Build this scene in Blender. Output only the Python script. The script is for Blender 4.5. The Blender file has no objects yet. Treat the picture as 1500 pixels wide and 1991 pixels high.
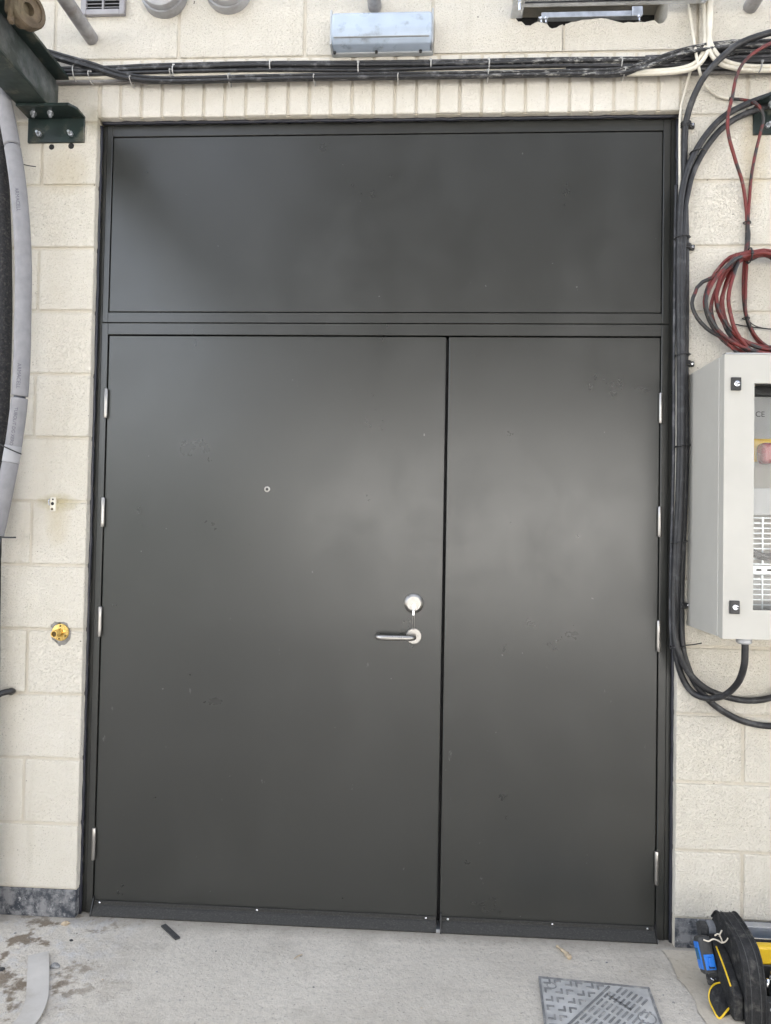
import bpy, bmesh, math, random
from mathutils import Vector, Matrix
random.seed(7)
S = bpy.context.scene
COL = S.collection

# ------------------------------------------------------------------ camera
CAM = Vector((1.1775, -2.4382, 1.3721)); YAW, PITCH, ROLL = 0.053905, 0.022808, 0.018241
FPX, CX, CY = 1383.0, 750.0, 995.5
_f = Vector((-math.sin(YAW)*math.cos(PITCH), math.cos(YAW)*math.cos(PITCH), math.sin(PITCH)))
_r0 = Vector((math.cos(YAW), math.sin(YAW), 0)); _u0 = _r0.cross(_f)
_r = _r0*math.cos(ROLL) + _u0*math.sin(ROLL); _u = -_r0*math.sin(ROLL) + _u0*math.cos(ROLL)
cd = bpy.data.cameras.new('camera'); cam = bpy.data.objects.new('camera', cd); COL.objects.link(cam)
cam.matrix_world = Matrix(((_r.x, _u.x, -_f.x, CAM.x), (_r.y, _u.y, -_f.y, CAM.y), (_r.z, _u.z, -_f.z, CAM.z), (0, 0, 0, 1)))
cd.sensor_fit = 'VERTICAL'; cd.angle_y = 2*math.atan(995.5/FPX); cd.clip_start = 0.02; cd.clip_end = 2000
S.camera = cam

# ------------------------------------------------------------------ sky, sun, exposure
SUN_EL, SUN_AZ = math.radians(42), math.radians(338)      # azimuth from +y clockwise
w = bpy.data.worlds.new('World'); S.world = w; w.use_nodes = True
nt = w.node_tree; nt.nodes.clear()
sky = nt.nodes.new('ShaderNodeTexSky'); sky.sky_type = 'NISHITA'; sky.sun_disc = False
sky.sun_elevation = SUN_EL; sky.sun_rotation = SUN_AZ; sky.air_density = 1.0; sky.dust_density = 2.5; sky.ozone_density = 1.0
hsv = nt.nodes.new('ShaderNodeHueSaturation'); hsv.inputs['Saturation'].default_value = 0.36
bg = nt.nodes.new('ShaderNodeBackground'); bg.inputs[1].default_value = 0.15
wo = nt.nodes.new('ShaderNodeOutputWorld')
nt.links.new(sky.outputs[0], hsv.inputs['Color']); nt.links.new(hsv.outputs[0], bg.inputs[0]); nt.links.new(bg.outputs[0], wo.inputs[0])
sd = bpy.data.lights.new('sun', 'SUN'); sd.energy = 3.2; sd.angle = math.radians(0.5); sd.color = (1.0, 0.95, 0.88)
sun = bpy.data.objects.new('sun', sd); COL.objects.link(sun)
sdir = Vector((math.sin(SUN_AZ)*math.cos(SUN_EL), math.cos(SUN_AZ)*math.cos(SUN_EL), math.sin(SUN_EL)))
sun.rotation_euler = sdir.to_track_quat('Z', 'Y').to_euler(); sun.location = (0, -5, 8)
S.view_settings.view_transform = 'Standard'; S.view_settings.look = 'None'
S.view_settings.exposure = 2.62; S.view_settings.gamma = 1.0
S.render.engine = 'CYCLES'

# ------------------------------------------------------------------ helpers
def ray(px, py): return _f + _r*((px-CX)/FPX) - _u*((py-CY)/FPX)
def at(px, py, Y=0.0):
    d = ray(px, py); return CAM + d*((Y-CAM.y)/d.y)
def atf(px, py, Z=0.0):
    d = ray(px, py); return CAM + d*((Z-CAM.z)/d.z)

def node_mat(name):
    m = bpy.data.materials.new(name); m.use_nodes = True
    n = m.node_tree.nodes; b = n['Principled BSDF']
    return m, m.node_tree, n, b
class G:
    """small node-graph helper"""
    def __init__(s, name):
        s.m, s.t, s.n, s.b = node_mat(name); s.geo = None
    def L(s, a, b): s.t.links.new(a, b)
    def pos(s, obj=False):
        if obj:
            return s.n.new('ShaderNodeTexCoord').outputs['Object']
        if s.geo is None: s.geo = s.n.new('ShaderNodeNewGeometry')
        return s.geo.outputs['Position']
    def map(s, scale, vec=None, loc=(0, 0, 0), rot=(0, 0, 0)):
        k = s.n.new('ShaderNodeMapping'); k.inputs['Scale'].default_value = scale; k.inputs['Location'].default_value = loc; k.inputs['Rotation'].default_value = rot
        s.L(vec or s.pos(), k.inputs[0]); return k.outputs[0]
    def noise(s, scale, detail=4, rough=.55, vec=None, dist=0):
        k = s.n.new('ShaderNodeTexNoise'); k.inputs['Scale'].default_value = scale; k.inputs['Detail'].default_value = detail
        k.inputs['Roughness'].default_value = rough; k.inputs['Distortion'].default_value = dist
        s.L(vec or s.pos(), k.inputs['Vector']); return k.outputs['Fac']
    def voro(s, scale, vec=None):
        k = s.n.new('ShaderNodeTexVoronoi'); k.inputs['Scale'].default_value = scale; s.L(vec or s.pos(), k.inputs['Vector']); return k.outputs['Distance']
    def ramp(s, fac, a, b, lo=0., hi=1., smooth=False):
        k = s.n.new('ShaderNodeMapRange')
        if smooth: k.interpolation_type = 'SMOOTHERSTEP'
        k.inputs[1].default_value = a; k.inputs[2].default_value = b; k.inputs[3].default_value = lo; k.inputs[4].default_value = hi
        s.L(fac, k.inputs[0]); return k.outputs[0]
    def math(s, op, a, b):
        k = s.n.new('ShaderNodeMath'); k.operation = op
        for i, v in enumerate((a, b)):
            if isinstance(v, (int, float)): k.inputs[i].default_value = v
            else: s.L(v, k.inputs[i])
        return k.outputs[0]
    def mix(s, fac, a, b):
        k = s.n.new('ShaderNodeMix'); k.data_type = 'RGBA'
        for sock, v in ((k.inputs[0], fac), (k.inputs[6], a), (k.inputs[7], b)):
            if isinstance(v, tuple): sock.default_value = v if len(v) == 4 else (*v, 1)
            elif isinstance(v, (int, float)): sock.default_value = v
            else: s.L(v, sock)
        return k.outputs[2]
    def xyz(s, vec=None):
        k = s.n.new('ShaderNodeSeparateXYZ'); s.L(vec or s.pos(), k.inputs[0]); return k.outputs
    def bump(s, h, strength, dist=.01, prev=None):
        k = s.n.new('ShaderNodeBump'); k.inputs['Strength'].default_value = strength; k.inputs['Distance'].default_value = dist
        s.L(h, k.inputs['Height'])
        if prev is not None: s.L(prev, k.inputs['Normal'])
        return k.outputs[0]
    def col(s, c):
        if isinstance(c, tuple): s.b.inputs['Base Color'].default_value = c if len(c) == 4 else (*c, 1)
        else: s.L(c, s.b.inputs['Base Color'])
    def set(s, rough=None, metal=None, spec=None, normal=None):
        if rough is not None:
            if isinstance(rough, (int, float)): s.b.inputs['Roughness'].default_value = rough
            else: s.L(rough, s.b.inputs['Roughness'])
        if metal is not None: s.b.inputs['Metallic'].default_value = metal
        if spec is not None: s.b.inputs['Specular IOR Level'].default_value = spec
        if normal is not None: s.L(normal, s.b.inputs['Normal'])

def simple(name, c, rough=.5, metal=0., spec=.5, var=.12, nscale=18, bscale=0, bstr=.1, dirt=None, dirt_amt=.45, dscale=9, rvar=.1):
    g = G(name)
    n = g.noise(nscale, 5)
    c1 = tuple(max(0, v*(1-var)) for v in c); c2 = tuple(min(1, v*(1+var)) for v in c)
    out = g.mix(g.ramp(n, .3, .7), c1, c2)
    if dirt:
        d = g.ramp(g.noise(dscale, 8, .65), .62-dirt_amt*.25, .72)
        out = g.mix(g.math('MULTIPLY', d, .8), out, dirt)
    g.col(out); g.set(rough=g.ramp(g.noise(nscale*1.7, 4), .3, .7, max(0.02, rough-rvar), min(1, rough+rvar)), metal=metal, spec=spec)
    if bscale: g.set(normal=g.bump(g.noise(bscale, 4), bstr, .004))
    return g.m

M = {}
# painted concrete block: cream masonry paint on open-textured block
def paint_mat(name, base, pit=1.0):
    g = G(name)
    big = g.noise(2.2, 5, .6); mid = g.noise(11, 5, .6)
    c = g.mix(g.ramp(big, .35, .7), base, tuple(v*k for v, k in zip(base, (.93, .925, .90))))
    c = g.mix(g.math('MULTIPLY', g.ramp(mid, .45, .75), .35), c, tuple(v*k for v, k in zip(base, (.9, .88, .83))))
    # thin grime and small dark open pits
    streak = g.noise(7, 6, .6, g.map((2.2, 1, .35)))
    c = g.mix(g.math('MULTIPLY', g.ramp(streak, .56, .78), .30), c, (.40, .36, .27))
    sp = g.noise(170, 2, .5); area = g.ramp(g.noise(6, 3), .38, .68)
    c = g.mix(g.math('MULTIPLY', g.math('MULTIPLY', g.ramp(sp, .62, .70), area), .75*pit), c, (.20, .17, .12))
    big_sp = g.noise(38, 2, .5)
    c = g.mix(g.ramp(big_sp, .755, .77), c, (.16, .14, .11))
    P = g.xyz()
    def spot(cx_, cz_, rx_, rz_, colr, amt, c):
        dx = g.math('DIVIDE', g.math('SUBTRACT', P[0], cx_), rx_); dz = g.math('DIVIDE', g.math('SUBTRACT', P[2], cz_), rz_)
        d2 = g.math('ADD', g.math('MULTIPLY', dx, dx), g.math('MULTIPLY', dz, dz))
        m_ = g.math('MULTIPLY', g.ramp(g.math('ADD', d2, g.math('MULTIPLY', g.noise(30, 5, .7), 1.6)), 1.9, .6), amt)
        return g.mix(m_, c, colr)
    c = spot(-.110, 1.440, .075, .035, (.40, .34, .17), .75, c); c = spot(-.110, 1.38, .05, .10, (.52, .44, .28), .5, c)
    c = spot(-.115, 2.62, .09, .10, (.50, .42, .28), .5, c); c = spot(-.01, 2.80, .05, .06, (.28, .25, .17), .7, c)
    c = spot(2.27, 2.66, .05, .20, (.55, .44, .26), .55, c); c = spot(2.12, .78, .10, .12, (.42, .40, .37), .35, c); c = spot(2.05, 1.55, .03, .03, (.35, .27, .10), .8, c)
    g.col(c); g.set(rough=.62, spec=.35)
    h1 = g.noise(85, 5, .75); h3 = g.noise(16, 4, .6); h4 = g.ramp(g.noise(190, 3, .6), .52, .66)
    b = g.bump(h3, .45, .009); b = g.bump(h1, .8*(.5+.5*pit), .0058, b); b = g.bump(h4, .7*pit, .0033, b)
    g.set(normal=b); return g.m
CREAM = (.68, .638, .56)
M['paint'] = paint_mat('cream_masonry_paint', CREAM)
M['paint_smooth'] = paint_mat('cream_paint_on_brick', (.68, .642, .575), .6)
M['mortar'] = paint_mat('cream_paint_on_mortar', (.62, .57, .485), .6)
# bitumen painted plinth band
g = G('plinth_bitumen')
c = g.mix(g.ramp(g.noise(22, 6, .7), .42, .58), (.035, .04, .05), (.21, .21, .215))
c = g.mix(g.ramp(g.noise(60, 4, .7), .60, .68), c, (.34, .34, .34))
g.col(c); g.set(rough=.45, normal=g.bump(g.noise(40, 5), .5, .004)); M['plinth'] = g.m
# dark steel door paint
def door_mat(name, scuff):
    g = G(name)
    base = g.mix(g.ramp(g.noise(1.7, 3), .3, .7), (.0205, .021, .0185), (.0235, .0240, .0215))
    sm = g.ramp(g.noise(5, 5, .55, g.map((1, 1, .5)), .5), .40, .90, 0, 1, True)
    base = g.mix(g.math('MULTIPLY', sm, .035), base, (.14, .135, .125))
    if scuff:
        pz = g.xyz(); low = g.ramp(pz[2], .2, 1.3, 1, 0)
        sc = g.math('MULTIPLY', g.ramp(g.noise(26, 5, .65, g.map((1, 1, .45))), .685, .75), low)
        base = g.mix(g.math('MULTIPLY', sc, .45), base, (.33, .33, .32))
        dot = g.ramp(g.noise(60, 1, .4), .83, .85)
        base = g.mix(g.math('MULTIPLY', dot, .25), base, (.4, .4, .38))
    g.col(base)
    r = g.math('ADD', g.ramp(g.noise(4.5, 6, .65, None, .3), .25, .80, .27, .34, True), g.math('MULTIPLY', sm, .040))
    g.b.inputs['IOR'].default_value = 1.66; wv = g.bump(g.noise(2.6, 2, .4), .10, .012); g.set(rough=r, spec=.5, normal=g.bump(g.noise(420, 2), .035, .001, wv))
    return g.m
M['door'] = door_mat('door_paint', True)
M['frame'] = door_mat('frame_paint', False)
g = G('dusty_door_paint')
d = g.ramp(g.noise(260, 6, .8, g.map((.5, 1, 1))), .50, .72)
g.col(g.mix(g.math('MULTIPLY', d, .28), (.026, .0255, .024), (.20, .19, .17))); g.set(rough=.62, spec=.3); M['dusty'] = g.m
M['gap'] = simple('gap_black', (.012, .012, .013), .7)  # black stands in for shade in the door gaps; far windows too
M['sealant'] = simple('navy_black_sealant', (.018, .019, .028), .4, bscale=60, bstr=.4)
g = G('satin_stainless')
g.col((.40, .385, .365)); g.set(rough=g.ramp(g.noise(300, 2, .5, g.map((1, 1, .05))), .3, .7, .26, .40), metal=1.0); M['steel'] = g.m
M['chrome'] = simple('polished_chrome', (.75, .76, .78), .10, 1.0, var=.03, rvar=.03)
M['zinc'] = simple('galvanised_steel', (.52, .54, .57), .42, .8, var=.2, nscale=30, dirt=(.25, .25, .25), dirt_amt=.3)
M['zinc_bright'] = simple('bright_zinc', (.66, .68, .72), .25, 1.0, var=.1, nscale=40)
M['scaffold'] = simple('weathered_scaffold_tube', (.34, .335, .34), .55, .45, var=.25, nscale=25, dirt=(.16, .12, .09), dirt_amt=.5, bscale=80, bstr=.15)
M['rust'] = simple('rusty_coupler', (.115, .085, .055), .8, .2, var=.4, nscale=30, dirt=(.20, .17, .10), dirt_amt=.5, bscale=60, bstr=.5)
M['green'] = simple('dark_green_steel_paint', (.012, .022, .020), .38, 0, var=.35, nscale=16, dirt=(.16, .15, .11), dirt_amt=.35, dscale=14, bscale=40, bstr=.2)
M['web'] = simple('scuffed_green_steel_paint', (.035, .045, .042), .42, 0, var=.4, nscale=12, dirt=(.22, .23, .24), dirt_amt=.75, dscale=11, bscale=40, bstr=.2)
M['black_cable'] = simple('black_cable_sheath', (.016, .016, .018), .48, var=.3, nscale=30, dirt=(.09, .09, .093), dirt_amt=.4, dscale=24)
M['dusty_cable'] = simple('dusty_cable_sheath', (.034, .035, .04), .55, var=.4, nscale=20, dirt=(.18, .18, .19), dirt_amt=.5, dscale=18)
M['grey_cable'] = simple('grey_cable_sheath', (.22, .22, .225), .55, var=.25, nscale=20, dirt=(.4, .39, .37), dirt_amt=.5)
M['cream_cable'] = simple('cream_cable_sheath', (.66, .62, .53), .45, var=.07, nscale=20, dirt=(.38, .34, .27), dirt_amt=.25)
g = G('paint_splashed_cable')
px = g.xyz(); mask = g.math('MULTIPLY', g.ramp(px[0], 1.05, 1.7), g.ramp(px[0], 2.5, 2.15))
n1 = g.noise(46, 5, .75, g.map((.7, 1, 2.6)))
k = g.math('MULTIPLY', g.ramp(n1, .53, .62), mask)
base = g.mix(g.ramp(g.noise(24, 5, .6), .55, .7), (.016, .016, .018), (.13, .13, .135))
g.col(g.mix(g.math('MULTIPLY', k, .75), base, (.46, .45, .42))); g.set(rough=.5); M['splash_cable'] = g.m
g = G('red_and_black_scuffed_cable')
n1 = g.noise(9, 4, .65); c = g.mix(g.ramp(n1, .47, .54), (.14, .015, .012), (.022, .021, .021))
c = g.mix(g.math('MULTIPLY', g.ramp(g.noise(40, 4, .6), .62, .72), .5), c, (.30, .20, .18))
g.col(c); g.set(rough=.45); M['red_cable'] = g.m
M['tray'] = simple('grey_brown_tray_paint', (.17, .16, .155), .5, .1, var=.2, nscale=14, dirt=(.42, .40, .36), dirt_amt=.3)
M['tie'] = simple('pale_grey_tie', (.48, .47, .45), .4, .2, var=.15)
M['black_tie'] = simple('black_nylon', (.015, .015, .016), .4)
M['foam_grey'] = simple('grey_pipe_foam', (.25, .247, .258), .8, spec=.25, var=.10, nscale=30, dirt=(.22, .22, .24), dirt_amt=.35, dscale=14, bscale=140, bstr=.35)
M['foam_tape'] = simple('silver_grey_tape', (.31, .31, .325), .4, var=.08)
M['foam_black'] = simple('black_pipe_foam', (.020, .020, .022), .75, spec=.3, var=.5, nscale=160, dirt=(.11, .10, .09), dirt_amt=.4, dscale=120, bscale=160, bstr=.5)
M['navy_pipe'] = simple('dark_navy_pipe', (.020, .024, .040), .35, var=.3)
M['print'] = simple('pipe_print', (.10, .10, .13), .7)
M['brass'] = simple('brass', (.72, .50, .17), .25, 1.0, var=.12, nscale=30)
M['brass_dark'] = simple('dark_brass_bore', (.10, .07, .03), .5, .8)
M['bare_block'] = simple('bare_grey_mortar', (.24, .23, .215), .9, var=.3, nscale=60, bscale=90, bstr=.6)
M['lens'] = simple('weathered_grey_blue_lens', (.40, .47, .57), .32, spec=.5, var=.10, nscale=10, dirt=(.20, .22, .25), dirt_amt=.22, dscale=16)
M['lens_base'] = simple('grey_lamp_base', (.44, .46, .48), .45, dirt=(.15, .15, .15), dirt_amt=.4)
M['vent'] = simple('grey_vent_plastic', (.30, .29, .30), .5, dirt=(.14, .13, .13), dirt_amt=.5)
M['dark'] = simple('dark_recess', (.012, .012, .012), .9)
M['duct'] = simple('grey_duct_metal', (.36, .36, .37), .45, .35, var=.2, nscale=8, dirt=(.20, .19, .18), dirt_amt=.4)
M['cab'] = simple('cabinet_grey_paint', (.46, .445, .405), .38, var=.04, nscale=6, dirt=(.44, .42, .37), dirt_amt=.08, dscale=6)
M['cab_side'] = M['cab']
M['cab_plate'] = simple('cabinet_mounting_plate', (.42, .43, .43), .4, var=.05)
M['slot_steel'] = simple('pale_slotted_steel', (.70, .76, .79), .35, .3, var=.05)
M['switch_red'] = simple('dark_red_switch_plastic', (.26, .012, .02), .3)
M['yellow'] = simple('yellow_plastic', (.72, .47, .02), .4, var=.1, dirt=(.2, .14, .03), dirt_amt=.2)
M['black_plastic'] = simple('black_plastic', (.016, .016, .017), .38)
M['bag'] = simple('black_bag_fabric', (.022, .022, .023), .75, spec=.3, var=.25, nscale=60, dirt=(.10, .095, .085), dirt_amt=.35, dscale=30, bscale=320, bstr=.5)
M['rubber'] = simple('dark_grey_rubber', (.045, .045, .045), .65, var=.2, nscale=60, bscale=200, bstr=.3)
M['blue'] = simple('bright_blue_plastic', (.012, .17, .62), .35, var=.08)
M['teal_blue'] = simple('dull_blue_plastic', (.012, .10, .19), .4, var=.15)
M['tool_grey'] = simple('grey_tool_casting', (.27, .28, .30), .4, .3, var=.15, dirt=(.1, .1, .1), dirt_amt=.4)
M['alu'] = simple('dull_aluminium', (.42, .43, .45), .42, .6, var=.1)
M['iron'] = simple('worn_cover_casting', (.44, .435, .425), .6, .15, var=.25, nscale=14, dirt=(.52, .50, .46), dirt_amt=.6, dscale=20, bscale=60, bstr=.3)
M['iron_dark'] = simple('cover_casting_groove', (.20, .20, .20), .65, .1, var=.3, nscale=30, dirt=(.42, .40, .37), dirt_amt=.5, dscale=30)
M['strip'] = simple('grey_dusty_offcut', (.47, .445, .41), .75, var=.08, nscale=12, dirt=(.36, .325, .28), dirt_amt=.5)
M['straw'] = simple('dry_fibre', (.46, .37, .26), .85, var=.25, nscale=80, bscale=200, bstr=.6)
M['string'] = simple('pale_cord', (.62, .56, .46), .7, var=.2)
M['print_black'] = simple('black_print', (.02, .02, .02), .5)
g = G('window_pane_plastic')
g.b.inputs['Base Color'].default_value = (1, 1, 1, 1); g.b.inputs['Roughness'].default_value = .03; g.b.inputs['IOR'].default_value = 1.33
g.b.inputs['Transmission Weight'].default_value = 1.0; M['glass'] = g.m
# concrete yard
g = G('yard_concrete')
p3 = g.xyz()
big = g.noise(1.6, 6, .6); fine = g.noise(60, 6, .7)
c = g.mix(g.ramp(big, .35, .68), (.525, .48, .415), (.62, .57, .495))
brush = g.noise(14, 5, .65, g.map((.8, 3, 1)))
c = g.mix(g.math('MULTIPLY', g.ramp(brush, .45, .72), .18), c, (.30, .28, .25))
c = g.mix(g.math('MULTIPLY', g.ramp(fine, .50, .66), .45), c, (.34, .315, .28))
left = g.math('MULTIPLY', g.ramp(g.math('ADD', p3[0], g.math('MULTIPLY', g.noise(5, 4), .5)), .62, .30), 1.0)
rgh = g.noise(13, 6, .7)
c = g.mix(g.math('MULTIPLY', left, g.ramp(rgh, .48, .62)), c, (.53, .51, .49))
st = g.math('MULTIPLY', left, g.ramp(g.noise(8.5, 5, .65, g.map((1, 1, 1), loc=(3.1, 1.7, 0))), .535, .60))
c = g.mix(g.math('MULTIPLY', st, .85), c, (.155, .115, .075))
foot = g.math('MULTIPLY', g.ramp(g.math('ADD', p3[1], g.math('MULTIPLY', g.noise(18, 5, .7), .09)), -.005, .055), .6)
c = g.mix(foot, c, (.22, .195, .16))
blot = g.ramp(g.noise(3.3, 7, .7, g.map((1, 1, 1), loc=(7.7, 2.2, 0))), .50, .68)
c = g.mix(g.math('MULTIPLY', blot, .55), c, (.36, .325, .275))
spk = g.ramp(g.noise(120, 2, .5), .66, .72)
c = g.mix(g.math('MULTIPLY', spk, .5), c, (.13, .115, .10))
g.col(c); g.set(rough=.85, spec=.25)
hb = g.math('ADD', g.noise(45, 6, .7), g.math('MULTIPLY', g.math('MULTIPLY', rgh, left), 2.2))
b = g.bump(brush, .12, .004); b = g.bump(hb, .9, .008, b); b = g.bump(g.noise(150, 4, .7), .7, .004, b); g.set(normal=b); M['concrete'] = g.m
g = G('sandy_concrete')
c = g.mix(g.ramp(g.noise(4, 6, .65), .35, .68), (.48, .42, .335), (.56, .51, .425))
c = g.mix(g.math('MULTIPLY', g.ramp(g.noise(70, 6, .7), .52, .70), .4), c, (.25, .21, .16))
g.col(c); g.set(rough=.88, spec=.2, normal=g.bump(g.noise(55, 6, .7), .6, .005)); M['sandy'] = g.m
M['roof_dark'] = simple('dark_facade_cladding', (.022, .022, .023), .7, spec=.2)
M['asphalt'] = simple('asphalt', (.20, .198, .192), .85, var=.25, nscale=20, bscale=90, bstr=.5)
M['container'] = simple('container_paint', (.10, .115, .11), .5, var=.15)
M['clad'] = simple('pale_cladding', (.78, .78, .77), .4, var=.05, nscale=2)

# ---- mesh helpers
def mesh_obj(name, bm, mat, parent=None, smooth=False, loc=None):
    me = bpy.data.meshes.new(name); bmesh.ops.recalc_face_normals(bm, faces=bm.faces[:]); bm.to_mesh(me); bm.free()
    o = bpy.data.objects.new(name, me); COL.objects.link(o)
    if mat: me.materials.append(M[mat] if isinstance(mat, str) else mat)
    if smooth:
        for p in me.polygons: p.use_smooth = True
    if parent: o.parent = parent
    if loc is not None: o.location = loc
    return o
def thing(name, label, cat, loc=(0, 0, 0), group=None):
    o = bpy.data.objects.new(name, None); COL.objects.link(o); o.location = loc; o.empty_display_size = .05
    return tag(o, label, cat, group)
def tag(o, label, cat, group=None):
    o['label'] = label; o['category'] = cat
    if group: o['group'] = group
    o['kind'] = 'thing'
    return o
def rel(o, parent):
    """parent keeping world placement (parent is an unrotated empty)"""
    o.parent = parent; o.location = Vector(o.location) - Vector(parent.location); return o
def box(bm, x0, x1, y0, y1, z0, z1, bev=0, seg=2):
    r = bmesh.ops.create_cube(bm, size=1.0)
    bmesh.ops.scale(bm, vec=(x1-x0, y1-y0, z1-z0), verts=r['verts'])
    bmesh.ops.translate(bm, vec=((x0+x1)/2, (y0+y1)/2, (z0+z1)/2), verts=r['verts'])
    if bev:
        es = list({e for v in r['verts'] for e in v.link_edges})
        bmesh.ops.bevel(bm, geom=es, offset=bev, segments=seg, affect='EDGES', profile=.5)
def boxo(name, x0, x1, y0, y1, z0, z1, mat, parent=None, bev=0, seg=2):
    bm = bmesh.new(); box(bm, x0, x1, y0, y1, z0, z1, bev, seg)
    o = mesh_obj(name, bm, mat, None)
    if parent: rel(o, parent)
    return o
def frame_at(t):
    a = Vector((0, 0, 1)) if abs(t.z) < .9 else Vector((1, 0, 0))
    n = t.cross(a).normalized(); return n, t.cross(n).normalized()
def catmull(pts, res=8, closed=False):
    pts = [Vector(p) for p in pts]; n = len(pts); out = []
    rng = range(n if closed else n-1)
    for i in rng:
        p1, p2 = pts[i], pts[(i+1) % n]
        p0 = pts[i-1] if (closed or i > 0) else p1*2-p2
        p3 = pts[(i+2) % n] if (closed or i+2 < n) else p2*2-p1
        for k in range(res):
            t = k/res
            out.append(.5*((2*p1)+(p2-p0)*t+(2*p0-5*p1+4*p2-p3)*t*t+(3*p1-p0-3*p2+p3)*t**3))
    if not closed: out.append(pts[-1])
    return out
def sweep(bm, path, r, seg=10, closed=False, cap=True, wob=0):
    n = len(path); rings = []; prev = None
    for i, p in enumerate(path):
        a = path[i-1] if (i > 0 or closed) else p; b = path[(i+1) % n] if (i < n-1 or closed) else p
        t = (b-a).normalized()
        if prev is None: n1, n2 = frame_at(t)
        else:
            n1 = (prev - t*prev.dot(t)).normalized(); n2 = t.cross(n1)
        prev = n1
        rr = (r[i] if isinstance(r, (list, tuple)) else r)*(1+random.uniform(-wob, wob))
        rings.append([bm.verts.new(p + (n1*math.cos(2*math.pi*k/seg)+n2*math.sin(2*math.pi*k/seg))*rr) for k in range(seg)])
    m = n if closed else n-1
    for i in range(m):
        A, B = rings[i], rings[(i+1) % n]
        off = 0
        if closed and i == n-1:
            off = min(range(seg), key=lambda o: (A[0].co-B[o].co).length)
        for k in range(seg): bm.faces.new((A[k], A[(k+1) % seg], B[(k+1+off) % seg], B[(k+off) % seg]))
    if cap and not closed:
        bm.faces.new(rings[0][::-1]); bm.faces.new(rings[-1])
def tubeo(name, pts, r, mat, parent=None, res=8, seg=10, closed=False, smooth_path=True, wob=0):
    bm = bmesh.new(); path = catmull(pts, res, closed) if smooth_path else [Vector(p) for p in pts]
    sweep(bm, path, r, seg, closed, True, wob)
    o = mesh_obj(name, bm, mat, None, True)
    if parent: rel(o, parent)
    return o
def lathe(bm, prof, origin, axis, seg=24):
    """prof: list of (radius, along); axis: direction vector"""
    ax = Vector(axis).normalized(); n1, n2 = frame_at(ax); O = Vector(origin); rings = []
    for r, h in prof:
        if r < 1e-6: rings.append([bm.verts.new(O+ax*h)])
        else: rings.append([bm.verts.new(O+ax*h+(n1*math.cos(2*math.pi*k/seg)+n2*math.sin(2*math.pi*k/seg))*r) for k in range(seg)])
    for A, B in zip(rings, rings[1:]):
        for k in range(seg):
            if len(A) == 1 and len(B) == 1: continue
            if len(A) == 1: bm.faces.new((A[0], B[k], B[(k+1) % seg]))
            elif len(B) == 1: bm.faces.new((A[k], A[(k+1) % seg], B[0]))
            else: bm.faces.new((A[k], A[(k+1) % seg], B[(k+1) % seg], B[k]))
    if len(rings[0]) > 1: bm.faces.new(rings[0][::-1])
    if len(rings[-1]) > 1: bm.faces.new(rings[-1])
def latheo(name, prof, origin, axis, mat, parent=None, seg=24, smooth=True):
    bm = bmesh.new(); lathe(bm, prof, origin, axis, seg)
    o = mesh_obj(name, bm, mat, None, False)
    if smooth:
        for p in o.data.polygons: p.use_smooth = True
        bpy_autosmooth(o)
    if parent: rel(o, parent)
    return o
def bpy_autosmooth(o, ang=.6):
    bm = bmesh.new(); bm.from_mesh(o.data)
    for e in bm.edges:
        if len(e.link_faces) == 2 and e.calc_face_angle(0) > ang: e.smooth = False
    bm.to_mesh(o.data); bm.free()
def prism(bm, poly, axis, a, b):
    """extrude a 2-D polygon: axis 'x' -> poly is (y,z); 'y' -> (x,z); 'z' -> (x,y)"""
    def mk(p, h):
        if axis == 'x': return (h, p[0], p[1])
        if axis == 'y': return (p[0], h, p[1])
        return (p[0], p[1], h)
    A = [bm.verts.new(mk(p, a)) for p in poly]; B = [bm.verts.new(mk(p, b)) for p in poly]
    n = len(poly)
    for i in range(n): bm.faces.new((A[i], A[(i+1) % n], B[(i+1) % n], B[i]))
    bm.faces.new(A[::-1]); bm.faces.new(B)
def prismo(name, poly, axis, a, b, mat, parent=None, bev=0, seg=2):
    bm = bmesh.new(); prism(bm, poly, axis, a, b)
    if bev: bmesh.ops.bevel(bm, geom=bm.edges[:], offset=bev, segments=seg, affect='EDGES', profile=.5)
    bmesh.ops.triangulate(bm, faces=[f for f in bm.faces if len(f.verts) > 4], ngon_method='EAR_CLIP')
    o = mesh_obj(name, bm, mat, None)
    if parent: rel(o, parent)
    return o
def text_mesh(body, size):
    cu = bpy.data.curves.new('lettering', 'FONT'); cu.body = body; cu.size = size; cu.align_x = 'CENTER'; cu.align_y = 'CENTER'
    o = bpy.data.objects.new('lettering', cu); COL.objects.link(o)
    dg = bpy.context.evaluated_depsgraph_get(); me = bpy.data.meshes.new_from_object(o.evaluated_get(dg))
    bpy.data.objects.remove(o); bpy.data.curves.remove(cu); return me
def ctie(pts, label, group, mat='tie', r=.0022, tail=None, parent=None, name='cable_tie'):
    """a tie as a closed loop round what it holds, plus its head"""
    bm = bmesh.new(); sweep(bm, catmull(pts, 5, True), r, 6, True)
    if tail: sweep(bm, catmull(tail, 6), r*.9, 6)
    h = Vector(pts[0]); box(bm, h.x-.004, h.x+.004, h.y-.004, h.y+.003, h.z-.004, h.z+.004, .001, 1)
    o = mesh_obj(name, bm, mat, None, True)
    if parent: return rel(o, parent)
    return tag(o, label, 'cable tie', group)

# ================================================================== SETTING
bm = bmesh.new()
R_ = 300
vs = [bm.verts.new(v) for v in ((-R_, -R_, 0), (R_, -R_, 0), (R_, R_, 0), (-R_, R_, 0))]; bm.faces.new(vs)
o = mesh_obj('ground', bm, 'concrete'); o['kind'] = 'structure'
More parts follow.
